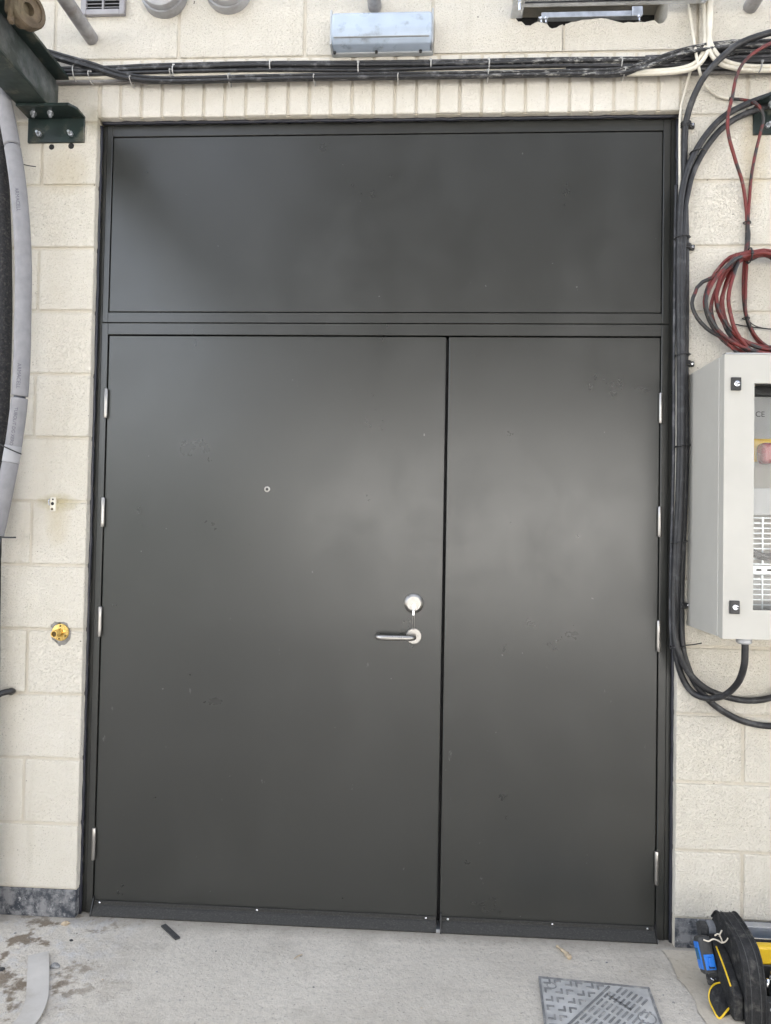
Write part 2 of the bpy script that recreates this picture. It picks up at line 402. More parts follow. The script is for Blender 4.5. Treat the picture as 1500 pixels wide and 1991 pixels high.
# sandy strip of concrete to the right of the door, with a ragged joint towards the yard slab
bm = bmesh.new(); edge = []
for i in range(26):
    y = -.02 - i*.05
    edge.append((1.985 + .10*(-y)*.3 + .006*math.sin(i*1.7) + random.uniform(-.004, .004), y))
vs = [bm.verts.new((x, y, .004)) for x, y in edge] + [bm.verts.new((4.2, edge[-1][1], .004)), bm.verts.new((4.2, -.02, .004))]
bm.faces.new(vs); bmesh.ops.triangulate(bm, faces=bm.faces[:])
o = mesh_obj('pavement', bm, 'sandy'); o['kind'] = 'structure'

# ------------------------------------------------------------------ block wall
wall = thing('block_wall', 'cream painted concrete block wall with a soldier course of bricks over the door opening', 'wall', (0, 0, 0))
Z0, CH = .095, .225
XL, XR, OPL, OPR, OPT = -1.78, 3.83, 0.0, 2.03, 2.814
def slab(x0, x1, z0, z1, y0=.0058, y1=.16): boxo('mortar', x0, x1, y0, y1, z0, z1, 'mortar', wall)
slab(XL, OPL-.008, 0, 2.80); slab(OPR+.002, XR, 0, 2.80)
slab(XL, 1.455, 2.8005+.017, 4.1); slab(1.985, XR, 2.8175, 4.1); slab(1.4555, 1.9845, 2.8175, 3.088); slab(1.4555, 1.9845, 3.26, 4.1)
boxo('hole_shade', 1.44, 2.0, .161, .30, 3.0, 3.35, 'dark', wall)  # black box stands in for the shade inside the hole
cache = {}
def block(x0, x1, z0, z1, mat='paint', name='block', bev=.0045):
    key = (round(x1-x0, 3), round(z1-z0, 3), mat)
    if key not in cache:
        b = bmesh.new(); w_, h_ = key[0], key[1]; box(b, -w_/2, w_/2, -.05, .05, -h_/2, h_/2, bev, 2)
        me = bpy.data.meshes.new(name); b.to_mesh(me); b.free(); me.materials.append(M[mat])
        for p in me.polygons: p.use_smooth = False
        cache[key] = me
    o = bpy.data.objects.new(name, cache[key]); COL.objects.link(o); o.parent = wall
    o.location = ((x0+x1)/2, .05+random.uniform(-.0012, .0014), (z0+z1)/2); o.rotation_euler = (random.uniform(-.004, .004), random.uniform(-.002, .002), random.uniform(-.003, .003))
    return o
J = .005
for k in range(0, 17):
    z0, z1 = Z0+k*CH+J, Z0+(k+1)*CH-J
    if k <= 12:
        e = [-.006] + [(-.205 if k % 2 else -.43)-.45*i for i in range(5)]
        for a, b in zip(e[1:], e):
            if a > XL-.2: block(max(a, XL)+J, b-(J if b != -.006 else 0), z0, z1)
        e = [OPR if k < 12 else 2.03] + [(2.25 if k % 2 == 0 else 2.475)+.45*i for i in range(5)]
        for a, b in zip(e, e[1:]):
            if a < XR-.05: block(a+(J if a != 2.03 else .001), min(b, XR)-J, z0, z1)
    else:
        s = .281 if k % 2 else .056
        i = -5
        while s+.45*i < XR:
            a, b = s+.45*i, s+.45*(i+1); i += 1
            if b < XL+.1 or (k == 13 and 1.1 < a < 1.9): continue
            block(max(a, XL)+J, min(b, XR)-J, z0, z1)
# blocks broken away round the hole in the wall
zb = lambda c: at(980+c[0]/3.571, c[1]/3.571)
rag = [(zb(c).x, zb(c).z) for c in [(60, 100), (100, 150), (125, 150), (150, 176), (185, 177), (215, 158), (240, 150), (275, 160), (300, 165), (318, 190), (335, 198), (365, 192), (385, 178), (412, 168)]]
za, zc = Z0+13*CH+J, Z0+14*CH-J
def ragged(prof):   # block whose top follows a broken profile running along x
    bm = bmesh.new(); R4 = [[bm.verts.new((x, y, z)) for y, z in ((0.0, za), (.1, za), (.1, zt_), (0.0, zt_))] for x, zt_ in prof]
    for P, Q in zip(R4, R4[1:]):
        for k in range(4): bm.faces.new((P[k], P[(k+1) % 4], Q[(k+1) % 4], Q[k]))
    bm.faces.new(R4[0]); bm.faces.new(R4[-1][::-1])
    mesh_obj('broken_block', bm, 'paint', wall)
ragged([(1.186, zc), (rag[0][0]-.002, zc)] + rag + [(1.626, rag[-1][1])])
rag2 = [(zb(c).x, zb(c).z) for c in [(440, 165), (470, 152), (505, 150), (540, 138), (600, 134), (680, 125), (720, 132), (760, 142), (790, 150), (830, 160), (865, 152), (900, 156), (940, 152), (980, 154), (1010, 146), (1045, 140), (1075, 165), (1105, 160), (1135, 120), (1140, 60)]]
ragged([(1.636, rag2[0][1])] + rag2 + [(rag2[-1][0]+.003, zc), (2.076, zc)])
boxo('mortar', 1.6262, 1.6358, .002, .09, za, rag2[0][1]-.004, 'mortar', wall)
# soldier course
for i in range(27):
    x0 = .001+i*.0751
    block(x0+.0045, x0+.0706, 2.814+random.uniform(-.0015, .0015), 3.018, 'paint_smooth', 'brick', .005)
boxo('lintel', -.001, 2.031, .012, .16, 2.8145, 2.819, 'mortar', wall)
# bitumen painted plinth course and mortar fillet at its foot
boxo('plinth', XL, -.007, .0005, .1, 0.0, .0955, 'plinth', wall, .003)
boxo('plinth', 2.033, XR, .0005, .1, 0.0, .0955, 'plinth', wall, .003)
boxo('shade_fascia', XL-2.0, XR+4, .02, .30, 4.105, 5.6, 'cab', wall)  # unseen extra height, added so the wall shades the yard
boxo('flank', XL-2.0, XL-.003, .02, .30, 0, 4.1, 'paint', wall); boxo('flank', XR+.003, XR+4, .02, .30, 0, 4.1, 'paint', wall)
boxo('sun_block_body', XL-2.0, XR+4, .305, 6.0, 0, 5.58, 'dark', wall)  # unseen mass added behind the wall to block the sun
# drilled holes left under the steel bracket
for px, py, r in ((101, 286, .008), (139, 284, .0085)):
    c = at(px, py); latheo('drilled_hole', [(r*1.3, 0), (r, .0015), (r*.5, .002)], (c.x, -.0005, c.z), (0, -1, 0), 'dark', wall, 12)

# ------------------------------------------------------------------ steel doorset
YF, YL = .040, .0445
ds = thing('double_door', 'dark grey steel double doorset with overpanel in the cream block wall', 'door', (1.015, .04, 0))
def ringframe(name, x0, x1, z0, z1, l, r, b, t, y0, y1, mat):
    bm = bmesh.new()
    if l: box(bm, x0, x0+l, y0, y1, z0, z1, .0012, 1)
    if r: box(bm, x1-r, x1, y0, y1, z0, z1, .0012, 1)
    if t: box(bm, x0+l+.0004, x1-r-.0004, y0+.0004, y1, z1-t, z1, .0012, 1)
    if b: box(bm, x0+l+.0004, x1-r-.0004, y0+.0004, y1, z0, z0+b, .0012, 1)
    return rel(mesh_obj(name, bm, mat), ds)
# cover trims at the sides
for x0, x1 in ((-.004, .0115), (2.0105, 2.0285)):
    boxo('frame_trim', x0, x1, YF+.003, .12, 0.0, 2.806, 'frame', ds, .001, 1)
ringframe('overpanel_frame', .013, 2.009, 2.0925, 2.808, .020, .0245, .036, .041, YF, .12, 'frame')
ringframe('door_frame', .013, 2.009, 0.0, 2.0895, .022, .0255, 0, .0405, YF-.001, .12, 'frame')
boxo('gap_backing', .02, 2.0, .10, .125, .0, 2.80, 'gap', ds)  # black sheet behind the leaves, painting the shade in their gaps
boxo('overpanel', .0365, 1.9815, YL-.002, .095, 2.1320, 2.7640, 'door', ds, .0018, 2)
leaf1 = boxo('door_leaf', .0385, 1.2455, YL, .092, .012, 2.0455, 'door', ds, .0018, 2); leaf1['label'] = 'wide main leaf with lever handle and lock'
leaf2 = boxo('door_leaf', 1.2555, 1.9805, YL, .092, .012, 2.0455, 'door', ds, .0018, 2); leaf2['label'] = 'narrow plain side leaf'
boxo('gap_strip', 1.2465, 1.2545, .075, .094, .012, 2.044, 'gap', ds)  # black strip painting the shade between the two leaves
boxo('threshold', .036, 1.985, .02, .12, .0, .011, 'zinc', ds)
def sub(o, par):   # sub-part under a part of the doorset
    o.parent = par; return o
def hinge(x, z0, z1):
    latheo('hinge', [(.0, 0), (.0062, .0), (.0072, .002), (.0072, (z1-z0)*.18), (.0066, (z1-z0)*.185), (.0072, (z1-z0)*.19), (.0072, (z1-z0)*.60), (.0067, (z1-z0)*.605), (.0072, (z1-z0)*.61), (.0072, (z1-z0)-.002), (.0062, z1-z0), (0, z1-z0)], (x, YF-.0045, z0), (0, 0, 1), 'steel', ds, 14)
for z0, z1 in ((1.748, 1.852), (1.359, 1.463), (.970, 1.075), (.187, .298)):
    hinge(.0365, z0, z1); hinge(1.9815, z0, z1)
def leafpart(o, leaf):
    o.location = Vector(o.location)-Vector(ds.location)-Vector(leaf.location); o.parent = leaf; return o
# drip bars: folded weather bars with a sloping nose
def drip(x0, x1, leaf, screws):
    prof = [(YL-.0005, .044), (YL-.005, .044), (YL-.006, .031), (YL-.0105, .0285), (YL-.030, .006), (YL-.030, .0015), (YL-.0005, .0015)]
    o = prismo('drip_bar', prof, 'x', x0, x1, 'dusty', None, .0014, 2); leafpart(o, leaf)
    for xs in screws:
        s = latheo('screw', [(.0042, 0), (.0038, .0015), (.002, .0026), (0, .0028)], (xs, YL-.0055, .037), (0, -1, 0), 'zinc_bright', None, 10); leafpart(s, leaf)
drip(.042, 1.243, leaf1, (.062, .622, 1.208)); drip(1.262, 1.979, leaf2, (1.283, 1.637, 1.955))
for x0, x1, lf in ((.0385, .0418, leaf1), (1.2565, 1.2615, leaf2), (1.9793, 1.9815, leaf2)):
    leafpart(prismo('drip_bar_end', [(YL-.0005, .058), (YL-.008, .055), (YL-.031, .007), (YL-.031, .001), (YL-.0005, .001)], 'x', x0, x1, 'black_plastic', None), lf)
# lever handle on its rose
hx, hz = 1.150, 1.000
leafpart(latheo('handle_rose', [(.027, 0), (.027, .006), (.0255, .008), (.012, .008), (.0115, .010), (0, .010)], (hx, YL, hz), (0, -1, 0), 'steel', None, 36), leaf1)
lv = [(hx, YL-.008, hz), (hx, YL-.030, hz), (hx-.003, YL-.046, hz), (hx-.012, YL-.055, hz), (hx-.024, YL-.058, hz), (hx-.06, YL-.058, hz), (hx-.098, YL-.058, hz), (hx-.110, YL-.056, hz), (hx-.120, YL-.049, hz), (hx-.1245, YL-.037, hz), (hx-.125, YL-.012, hz)]
leafpart(tubeo('lever_handle', lv, .0095, 'steel', None, 7, 16), leaf1)
# bevelled round security escutcheon with oval cylinder
lx, lz = 1.148, 1.113
leafpart(latheo('lock_escutcheon', [(.0345, 0), (.0345, .003), (.0335, .005), (.0245, .0125), (.0238, .013), (0, .013)], (lx, YL, lz), (0, -1, 0), 'steel', None, 40), leaf1)
oval = [(lx+.0095*math.cos(a), lz+.004+(.0095*math.sin(a) if math.sin(a) > 0 else .0095*math.sin(a)-.016)) for a in [i*math.pi/10 for i in range(20)]]
leafpart(prismo('lock_cylinder', oval, 'y', YL-.0165, YL-.013, 'steel', None), leaf1)
leafpart(latheo('lock_plug', [(.0072, 0), (.0072, .003), (.0065, .0038), (0, .0038)], (lx+.001, YL-.0165, lz-.0075), (0, -1, 0), 'zinc_bright', None, 18), leaf1)
leafpart(boxo('keyway', lx+.0003, lx+.0018, YL-.0207, YL-.0204, lz-.0135, lz-.0015, 'dark'), leaf1)
# door viewer
leafpart(latheo('door_viewer', [(.0105, 0), (.0105, .002), (.0088, .0035), (.006, .0035), (.0055, .0025), (0, .0030)], (.624, YL, 1.502), (0, -1, 0), 'steel', None, 20), leaf1)
leafpart(latheo('viewer_lens', [(.0052, 0), (.004, .0012), (0, .0016)], (.624, YL-.0026, 1.502), (0, -1, 0), 'black_plastic', None, 14), leaf1)
# key hanging out of the lock on a wire loop
key = thing('door_key', 'small steel key hanging on a wire loop below the round lock', 'key', (lx, YL-.020, lz-.03))
rel(boxo('key_blade', lx-.0045, lx+.0045, YL-.030, YL-.0165, lz-.0200, lz-.0145, 'chrome', None, .001, 1), key)
rel(boxo('key_bow', lx-.0048, lx+.0042, YL-.027, YL-.0195, lz-.040, lz-.0205, 'chrome', None, .0015, 2), key)
rel(tubeo('key_ring', [(lx-.002, YL-.022, lz-.036), (lx-.003, YL-.020, lz-.06), (lx-.002, YL-.017, lz-.084), (lx+.0005, YL-.016, lz-.0905), (lx+.003, YL-.017, lz-.084), (lx+.0035, YL-.020, lz-.06), (lx+.002, YL-.022, lz-.036)], .0008, 'steel', None, 6, 6, True), key)
# sealant bead round the frame
bm = bmesh.new()
for x, zt in ((-.0060, 2.80), (2.0305, 2.80)):
    sweep(bm, [Vector((x + random.uniform(-.0008, .0008), .0335+random.uniform(-.002, .002), zt*i/90)) for i in range(91)], [.0068+random.uniform(-.0012, .0012) for _ in range(91)], 8)
sweep(bm, [Vector((2.03*i/90, .030+random.uniform(-.002, .002), 2.8095+random.uniform(-.0007, .0007))) for i in range(91)], [.006+random.uniform(-.001, .001) for _ in range(91)], 8)
rel(mesh_obj('sealant_bead', bm, 'sealant', None, True), ds)

# ================================================================== THINGS ON THE WALL, TOP
# bulkhead light
a, b = at(647, 30, -.03), at(841, 101, -.03)
lamp = thing('bulkhead_light', 'weathered grey blue bulkhead light above the cables', 'wall light', ((a.x+b.x)/2, 0, b.z))
x0, x1, zt, zz = a.x, b.x, a.z-.004, b.z+.006
rel(boxo('lamp_base', x0, x1, -.022, .002, zz, zt, 'lens_base', None, .004), lamp)
bm = bmesh.new()
prof = [(-.022, zz+.003), (-.060, zz+.005), (-.078, zz+.020), (-.084, zz+.045), (-.078, zt-.030), (-.060, zt-.010), (-.022, zt-.003)]
A = []
for xx, s in ((x0+.003, .90), (x0+.012, 1.0), (x1-.012, 1.0), (x1-.003, .90)):
    A.append([bm.verts.new((xx, -.022+(y+.022)*s, (zz+zt)/2+(z-(zz+zt)/2)*(.985 if s < 1 else 1))) for y, z in prof])
for P, Q in zip(A, A[1:]):
    for i in range(len(prof)-1): bm.faces.new((P[i], P[i+1], Q[i+1], Q[i]))
bm.faces.new(A[0]); bm.faces.new(A[-1][::-1])
bmesh.ops.bevel(bm, geom=[e for e in bm.edges], offset=.004, segments=2, affect='EDGES', profile=.5)
rel(mesh_obj('lens', bm, 'lens', None, True), lamp)
for xa_, xb_ in ((x0-.003, x0+.0035), (x1-.0035, x1+.003)): rel(boxo('end_cap', xa_, xb_, -.066, 0, zz+.002, zt-.002, 'lens_base', None, .0025), lamp)
rel(boxo('seam', x0+.012, x1-.012, -.0815, -.070, zz+.0165, zz+.0185, 'lens_base'), lamp)
for px in (651, 732, 818):
    q = at(px, 103, -.03); rel(latheo('drain_boss', [(.0055, 0), (.0045, .007), (0, .009)], (q.x, -.03, zz), (0, 0, -1), 'black_plastic', None, 10), lamp)
# air vent
a, b = at(160, -60, -.012), at(243, 28, -.012)
v = thing('air_vent', 'square grey louvred air vent on the upper wall', 'vent', ((a.x+b.x)/2, 0, b.z)); x0, x1, z0 = a.x, b.x, b.z; z1 = z0+.15
bm = bmesh.new(); fw = .020
box(bm, x0, x0+fw, -.016, 0, z0, z1, .003); box(bm, x1-fw, x1, -.016, 0, z0, z1, .003)
box(bm, x0+fw, x1-fw, -.0155, 0, z0, z0+fw, .003); box(bm, x0+fw, x1-fw, -.0155, 0, z1-fw, z1, .003)
rel(mesh_obj('vent_frame', bm, 'vent'), v)
rel(boxo('vent_backing', x0+fw, x1-fw, -.003, 0, z0+fw, z1-fw, 'dark'), v)
rel(boxo('mullion', (x0+x1)/2-.003, (x0+x1)/2+.003, -.014, -.003, z0+fw, z1-fw, 'vent'), v)
for i in range(9):
    zc = z0+fw+.006+i*.0125
    for xa, xb in ((x0+fw, (x0+x1)/2-.003), ((x0+x1)/2+.003, x1-fw)):
        rel(prismo('slat', [(-.013, zc), (-.013, zc+.002), (-.004, zc+.007), (-.004, zc+.005)], 'x', xa+.0002, xb-.0002, 'vent', None), v)
# two round duct cowls
for i, (px, py) in enumerate(((318, -16), (443, -24))):
    c = at(px, py, -.02); lab = ('round grey duct cowl next to the air vent', 'round grey duct cowl farther from the air vent')[i]
    t = thing('duct_cowl', lab, 'duct', (c.x, 0, c.z), 'duct cowls on the upper wall')
    rel(latheo('collar', [(.082, -.002), (.082, .028), (.080, .031), (.073, .031), (.073, -.002)], (c.x, .0, c.z), (0, -1, 0), 'duct', None, 40), t)
    rel(latheo('dome', [(.0735, .006), (.0735, .040), (.070, .050), (.055, .058), (.030, .063), (0, .065)], (c.x, .0, c.z), (0, -1, 0), 'duct', None, 40), t)
# scaffold tubes running out from the wall
for px, py, lab in ((178, 74, 'scaffold tube beside the green steel beam, running out from the wall'), (729, 12, 'scaffold tube running out from the wall above the bulkhead light'), (1460, 12, 'scaffold tube running out from the wall beyond the steel channel')):
    c = at(px, py, -.004); bm = bmesh.new()
    lathe(bm, [(.0200, .004), (.0242, .0), (.0242, 1.9), (.020, 1.9)], (c.x, -.002, c.z), (0, -1, 0), 22)
    tag(mesh_obj('scaffold_tube', bm, 'scaffold', None, True), lab, 'scaffold tube', 'scaffold tubes over the door'); bpy_autosmooth(COL.objects[-1])
# clamp bolt hanging on the left scaffold tube
c = at(178, 74, -.004); yb = -.31
cp = thing('scaffold_clamp', 'rusty clamp with hanging bolt on the scaffold tube', 'clamp', (c.x, yb, c.z))
rel(latheo('clamp_band', [(.0245, -.022), (.031, -.022), (.031, .022), (.0245, .022)], (c.x, yb, c.z), (0, 1, 0), 'rust', None, 20), cp)
rel(boxo('lug', c.x-.052, c.x-.026, yb-.016, yb+.016, c.z-.014, c.z+.014, 'rust', None, .004), cp)
rel(latheo('bolt', [(.006, 0), (.006, .055), (0, .055)], (c.x-.040, yb, c.z-.0), (0, 0, -1), 'rust', None, 10), cp)
rel(latheo('nut', [(.011, 0), (.011, .012), (.006, .012)], (c.x-.040, yb, c.z-.0142), (0, 0, -1), 'rust', None, 6, False), cp)

# ---------------- green steel bracket, beam, coupler
def bracket(x0, x1, ztop, label, flip=False, depth=.087, hgt=.095):
    t = thing('steel_bracket', label, 'bracket', ((x0+x1)/2, 0, ztop-hgt))
    rel(boxo('wall_plate', x0, x1, -.009, .0, ztop-hgt, ztop-.0092, 'green', None, .0015, 1), t)
    ch = .018
    poly = [(x0, 0), (x1, 0), (x1, -depth+ch*1.6) if not flip else (x1, -depth), (x1-ch, -depth) if not flip else (x1-.0005, -depth), (x0+.0005, -depth) if not flip else (x0+ch, -depth), (x0, -depth+.0005) if not flip else (x0, -depth+ch*1.6)]
    rel(prismo('top_plate', poly, 'z', ztop-.009, ztop, 'green', None, .001, 1), t)
    for fx in (.22, .78):
        xx = x0+(x1-x0)*fx; zz = ztop-hgt*.72
        rel(latheo('washer', [(.014, 0), (.014, .002), (.006, .002)], (xx, -.009, zz), (0, -1, 0), 'green', None, 18, False), t)
        rel(latheo('wall_bolt', [(.0095, 0), (.0095, .008), (.0055, .008), (.005, .022), (0, .022)], (xx, -.011, zz), (0, -1, 0), 'zinc', None, 6, False), t)
    for fx in (.20, .50):
        xx = x0+(x1-x0)*fx
        rel(latheo('nut', [(.0105, 0), (.0105, .010), (.0055, .010), (.0055, .019), (0, .019)], (xx, -depth*.55, ztop-.009), (0, 0, -1), 'zinc', None, 6, False), t)
    return t
a = at(55, 228, -.009); b = at(163, 278, -.009)
bracket(a.x, b.x, a.z+.004, 'dark green steel angle bracket bolted to the wall under the steel beam')
bx0, bx1, bzt = a.x, b.x, a.z+.004
a2 = at(1466, 216, -.009)
bracket(a2.x, a2.x+.20, a2.z+.004+.012, 'dark green steel angle bracket on the wall behind the curving black cables', True)
beam = thing('steel_beam', 'dark green painted steel beam running out from the wall on its bracket', 'beam', (bx0+.05, -.5, bzt))
fl0, fl1 = bx0-.002, bx0+.108; wz = bzt+.0005
rel(boxo('bottom_flange', fl0, fl1, -2.2, -.004, wz, wz+.010, 'green', None, .001, 1), beam)
rel(boxo('web', fl1-.011, fl1-.003, -2.2, -.004, wz+.0102, wz+.1198, 'web'), beam)
rel(boxo('top_flange', fl0, fl1+.046, -2.2, -.004, wz+.12, wz+.131, 'green', None, .001, 1), beam)
# beam coupler clamped over the web
q = at(50, 22, -.40)
co = thing('beam_coupler', 'rusty scaffold coupler clamped to the green steel beam', 'clamp', (q.x, -.40, wz+.06))
bm = bmesh.new(); lathe(bm, [(.050, -.016), (.054, -.011), (.054, .011), (.050, .016), (.040, .016), (.040, .010), (.018, .010), (.018, -.016)], (q.x+.004, -.40, q.z+.004), (1, -.55, -.1), 28)
rel(mesh_obj('jaw_ring', bm, 'rust', None), co)
rel(boxo('jaw_body', q.x-.045, q.x+.002, -.44, -.36, q.z-.03, q.z+.06, 'rust', None, .010), co)
rel(latheo('bolt', [(.014, 0), (.014, .013), (.008, .013), (.008, .045), (0, .045)], (q.x-.022, -.425, q.z-.014), (0, -.2, -1), 'rust', None, 6, False), co)
rel(tubeo('strap', [(q.x-.03, -.45, q.z+.04), (q.x-.012, -.452, q.z+.01), (q.x-.016, -.446, q.z-.025), (q.x-.03, -.43, q.z-.05)], .007, 'rust', None, 6, 8), co)

# ---------------- cable tray and the run of cables across the wall
tr = thing('cable_tray', 'grey brown steel tray strip behind the run of cables above the door', 'cable tray', (1, 0, 2.93))
rel(boxo('tray_back', -.17, 3.7, -.006, -.0012, 2.931, 2.99, 'tray'), tr)
rel(boxo('tray_lip', -.17, 3.7, -.018, -.0062, 2.928, 2.9345, 'tray', None, .001, 1), tr)
def run(name, pts, r, mat, label, Y=None, cat='cable', group=None, seg=9, res=7, ext_l=None, ext_r=None, ext_s=None):
    P = []
    for q in pts:
        y = q[2] if len(q) > 2 else (Y if Y is not None else -r-.0015)
        P.append(at(q[0], q[1], y))
    if ext_l is not None: P.insert(0, Vector((ext_l, P[0].y, P[0].z+.004)))
    if ext_s is not None: P.insert(0, Vector((ext_s, P[0].y, P[0].z)))
    if ext_r is not None: P.append(Vector((ext_r, P[-1].y, P[-1].z)))
    return tag(tubeo(name, P, r, mat, None, res, seg), label, cat, group)
X8 = (110, 300, 500, 700, 900, 1100, 1250, 1330, 1420, 1500)
RG = 'cables running across the wall above the door'
def hrun(ys, r, mat, label, Y, jig=1.0, x0=0, x1=10):
    pts = [(x, y+random.uniform(-jig, jig), Y) for x, y in zip(X8, ys)][x0:x1]
    run('cable', pts, r, mat, label, ext_l=(-1.6 if x0 == 0 else None), ext_r=(3.6 if x1 == 10 else None), group=RG)
same = 'black cable of the upper row above the door, %s'
hrun((133, 126, 122, 121, 118, 115, 113, 109, 98, 90), .0060, 'splash_cable', same % 'topmost of the row', -.026)
hrun((138, 131, 127, 126, 123, 119, 118, 115, 106, 99), .0064, 'splash_cable', same % 'second from its top', -.030)
hrun((141, 136, 132, 131, 128, 125, 124, 122, 116, 110), .0070, 'splash_cable', same % 'thick one against the tray', -.020)
hrun((146, 140, 137, 136, 132, 128, 128, 127, 124, 119), .0054, 'black_cable', same % 'thin one next to the cream cable', -.033)
hrun((152, 148, 144, 143, 140, 136, 137, 136), .0080, 'cream_cable', 'cream cable lying between the two rows of black cables', -.020, .4, 0, 6)
hrun((158, 154, 150, 148, 144, 140, 138, 136), .0060, 'grey_cable', 'thin grey cable under the cream cable in the run', -.014, .6, 0, 6)
low = 'black cable in the lower row crossing from the beam, %s'
for dy, r, y, wh in ((0, .0066, -.034, 'thickest of the four'), (7, .0062, -.030, 'dusty one lying lowest'), (-5, .0055, -.038, 'thin one lying uppermost'), (4, .0055, -.046, 'thin one lying in front')):
    pts = [(40, 92+dy, y), (85, 101+dy, y), (127, 113+dy, y), (180, 128+dy, y), (245, 148+dy*.8, y), (330, 155+dy*.7, y), (500, 151+dy*.7, y), (700, 147+dy*.7, y), (900, 145+dy*.7, y), (1090, 141+dy*.7, y), (1190, 140+dy, y), (1250, 128+dy, y-.01), (1310, 106+dy, y-.015), (1370, 92+dy, y-.015), (1430, 86+dy, y-.01), (1500, 84+dy, y)]
    run('cable', pts, r, 'splash_cable' if dy != 7 else 'dusty_cable', low % wh, ext_r=3.6, group=RG)
for yy, r, wh in ((104, .007, 'topmost'), (111, .0065, 'second'), (118, .006, 'third'), (125, .007, 'fourth'), (131, .006, 'lowest')):
    run('cable', [(1255, yy+8, -.016), (1330, yy+5, -.020), (1420, yy+random.uniform(-2, 2), -.022), (1500, yy-2+random.uniform(-2, 2), -.022)], r, 'dusty_cable' if yy % 2 else 'black_cable', '%s black cable of the stack behind the cream drops' % wh, ext_r=3.6, group='cables at the end of the tray')
# ties on the run
UG = 'ties round the upper row of cables'
for x, ya, yb in ((145, 128, 152), (338, 129, 150), (526, 121, 137), (697, 123, 142), (838, 118, 134), (951, 117, 134), (1208, 114, 132)):
    p, q = at(x, ya-2, -.03), at(x, yb+1, -.03)
    ctie([(p.x, -.030, p.z), (p.x+.001, -.044, (p.z*2+q.z)/3), (q.x, -.043, (p.z+2*q.z)/3), (q.x, -.030, q.z), (q.x, -.010, q.z+.003), (p.x, -.010, p.z-.003)], 'pale tie looped round the upper row of black cables', UG)
LG = 'ties round the lower row of cables'
for x, ya, yb in ((176, 138, 158), (256, 149, 164), (333, 136, 149), (446, 144, 162), (611, 146, 160), (774, 144, 158), (949, 136, 154), (1213, 132, 150)):
    p, q = at(x, ya, -.035), at(x, yb, -.035)
    ctie([(p.x, -.032, p.z), (p.x+.002, -.054, (p.z*2+q.z)/3), (q.x, -.052, (p.z+2*q.z)/3), (q.x, -.034, q.z), (q.x, -.010, q.z+.003), (p.x, -.010, p.z-.003)], 'pale tie looped round the lower row of black cables', LG, r=.0019)
# cream drops from the channel
DG = 'cream cables dropping from the steel channel'
for i, pts in enumerate(([(1366, -60, -.03), (1369, 0, -.03), (1372, 55, -.042), (1369, 95, -.05), (1352, 122, -.05), (1318, 134, -.047), (1270, 138, -.042), (1225, 140, -.034)],
                         [(1373, -60, -.03), (1376, 0, -.03), (1379, 60, -.048), (1375, 102, -.058), (1354, 130, -.056), (1315, 140, -.048), (1265, 143, -.04), (1220, 144, -.03)])):
    run('cable', pts, .0072, 'cream_cable', 'cream cable dropping from the steel channel towards the door side, %s bend' % ('inner', 'outer')[i], group=DG)
for i, dy in enumerate((0, 8)):
    run('cable', [(1377+i*5, -60, -.04), (1379+i*4, 0, -.04), (1379+i*3, 50, -.056), (1383-i*4, 85+dy, -.058), (1402-i*6, 113+dy, -.058), (1430, 125+dy, -.05), (1465, 129+dy, -.04), (1500, 129+dy, -.036)], .0070, 'cream_cable', 'cream cable dropping from the steel channel away from the door, %s bend' % ('inner', 'outer')[i], ext_r=3.6, group=DG)
q = at(1479, 128, -.04); ctie([(q.x+.004, -.045, q.z+.012), (q.x, -.052, q.z), (q.x-.003, -.046, q.z-.018), (q.x-.003, -.02, q.z-.016), (q.x+.004, -.02, q.z+.01)], 'dark tie round the cream pair at the end of the tray', None, 'grey_cable')
run('cable', [(1337, -40, -.02), (1341, 15, -.02), (1347, 60, -.035), (1353, 100, -.055), (1360, 135, -.055), (1366, 153, -.035), (1377, 172, -.014), (1396, 186, -.008), (1418, 192, -.007)], .0048, 'cream_cable', 'thin cream cable hanging past the tray to the wall')

# ---------------- steel strut channel with its hanger and inner rail
pa, pb = at(1001, 22, -.09), at(1382, 0, -.09)
zs = 3.145
st = thing('strut_channel', 'galvanised steel strut channel fixed across the hole in the wall', 'steel channel', (1.75, -.05, zs))
xa, xb = pa.x, pb.x
bm = bmesh.new()
box(bm, xa, xb, -.092, -.088, zs, zs+.041); box(bm, xa, xb, -.0878, -.052, zs+.0375, zs+.041); box(bm, xa, xb, -.0878, -.074, zs, zs+.003); box(bm, xa, xb, -.064, -.052, zs, zs+.003); box(bm, xa, xb, -.052, -.0485, zs, zs+.041)
rel(mesh_obj('channel', bm, 'zinc'), st)
rel(boxo('end_bracket', xa-.004, xa+.036, -.095, -.001, zs-.004, zs-.0005, 'zinc', None, .0008, 1), st)
rel(boxo('end_bracket', xa-.004, xa+.036, -.0985, -.0925, zs-.004, zs+.034, 'zinc', None, .001, 1), st)
rel(latheo('hanger_bolt', [(.009, 0), (.009, .006), (.0045, .006), (.0045, .034), (0, .034)], (xa+.016, -.085, zs-.004), (0, 0, -1), 'zinc_bright', None, 8, False), st)
rel(boxo('end_bracket', xb-.050, xb+.02, -.096, -.001, zs+.042, zs+.048, 'rust', None, .001, 1), st)
rel(tubeo('u_bolt', [(xb-.012, -.095, zs+.05), (xb-.010, -.100, zs+.01), (xb-.008, -.098, zs-.012), (xb-.014, -.082, zs-.016), (xb-.022, -.07, zs-.010)], .0042, 'zinc', None, 6, 8), st)
pa, pb = at(1046, 38, .02), at(1248, 26, .02)
ir = thing('inner_rail', 'thin galvanised rail inside the broken hole in the wall', 'rail', ((pa.x+pb.x)/2, .02, pa.z))
rel(boxo('rail', pa.x+.012, pb.x-.005, .012, .034, pa.z+.001, pa.z+.020, 'zinc', None, .001, 1), ir)
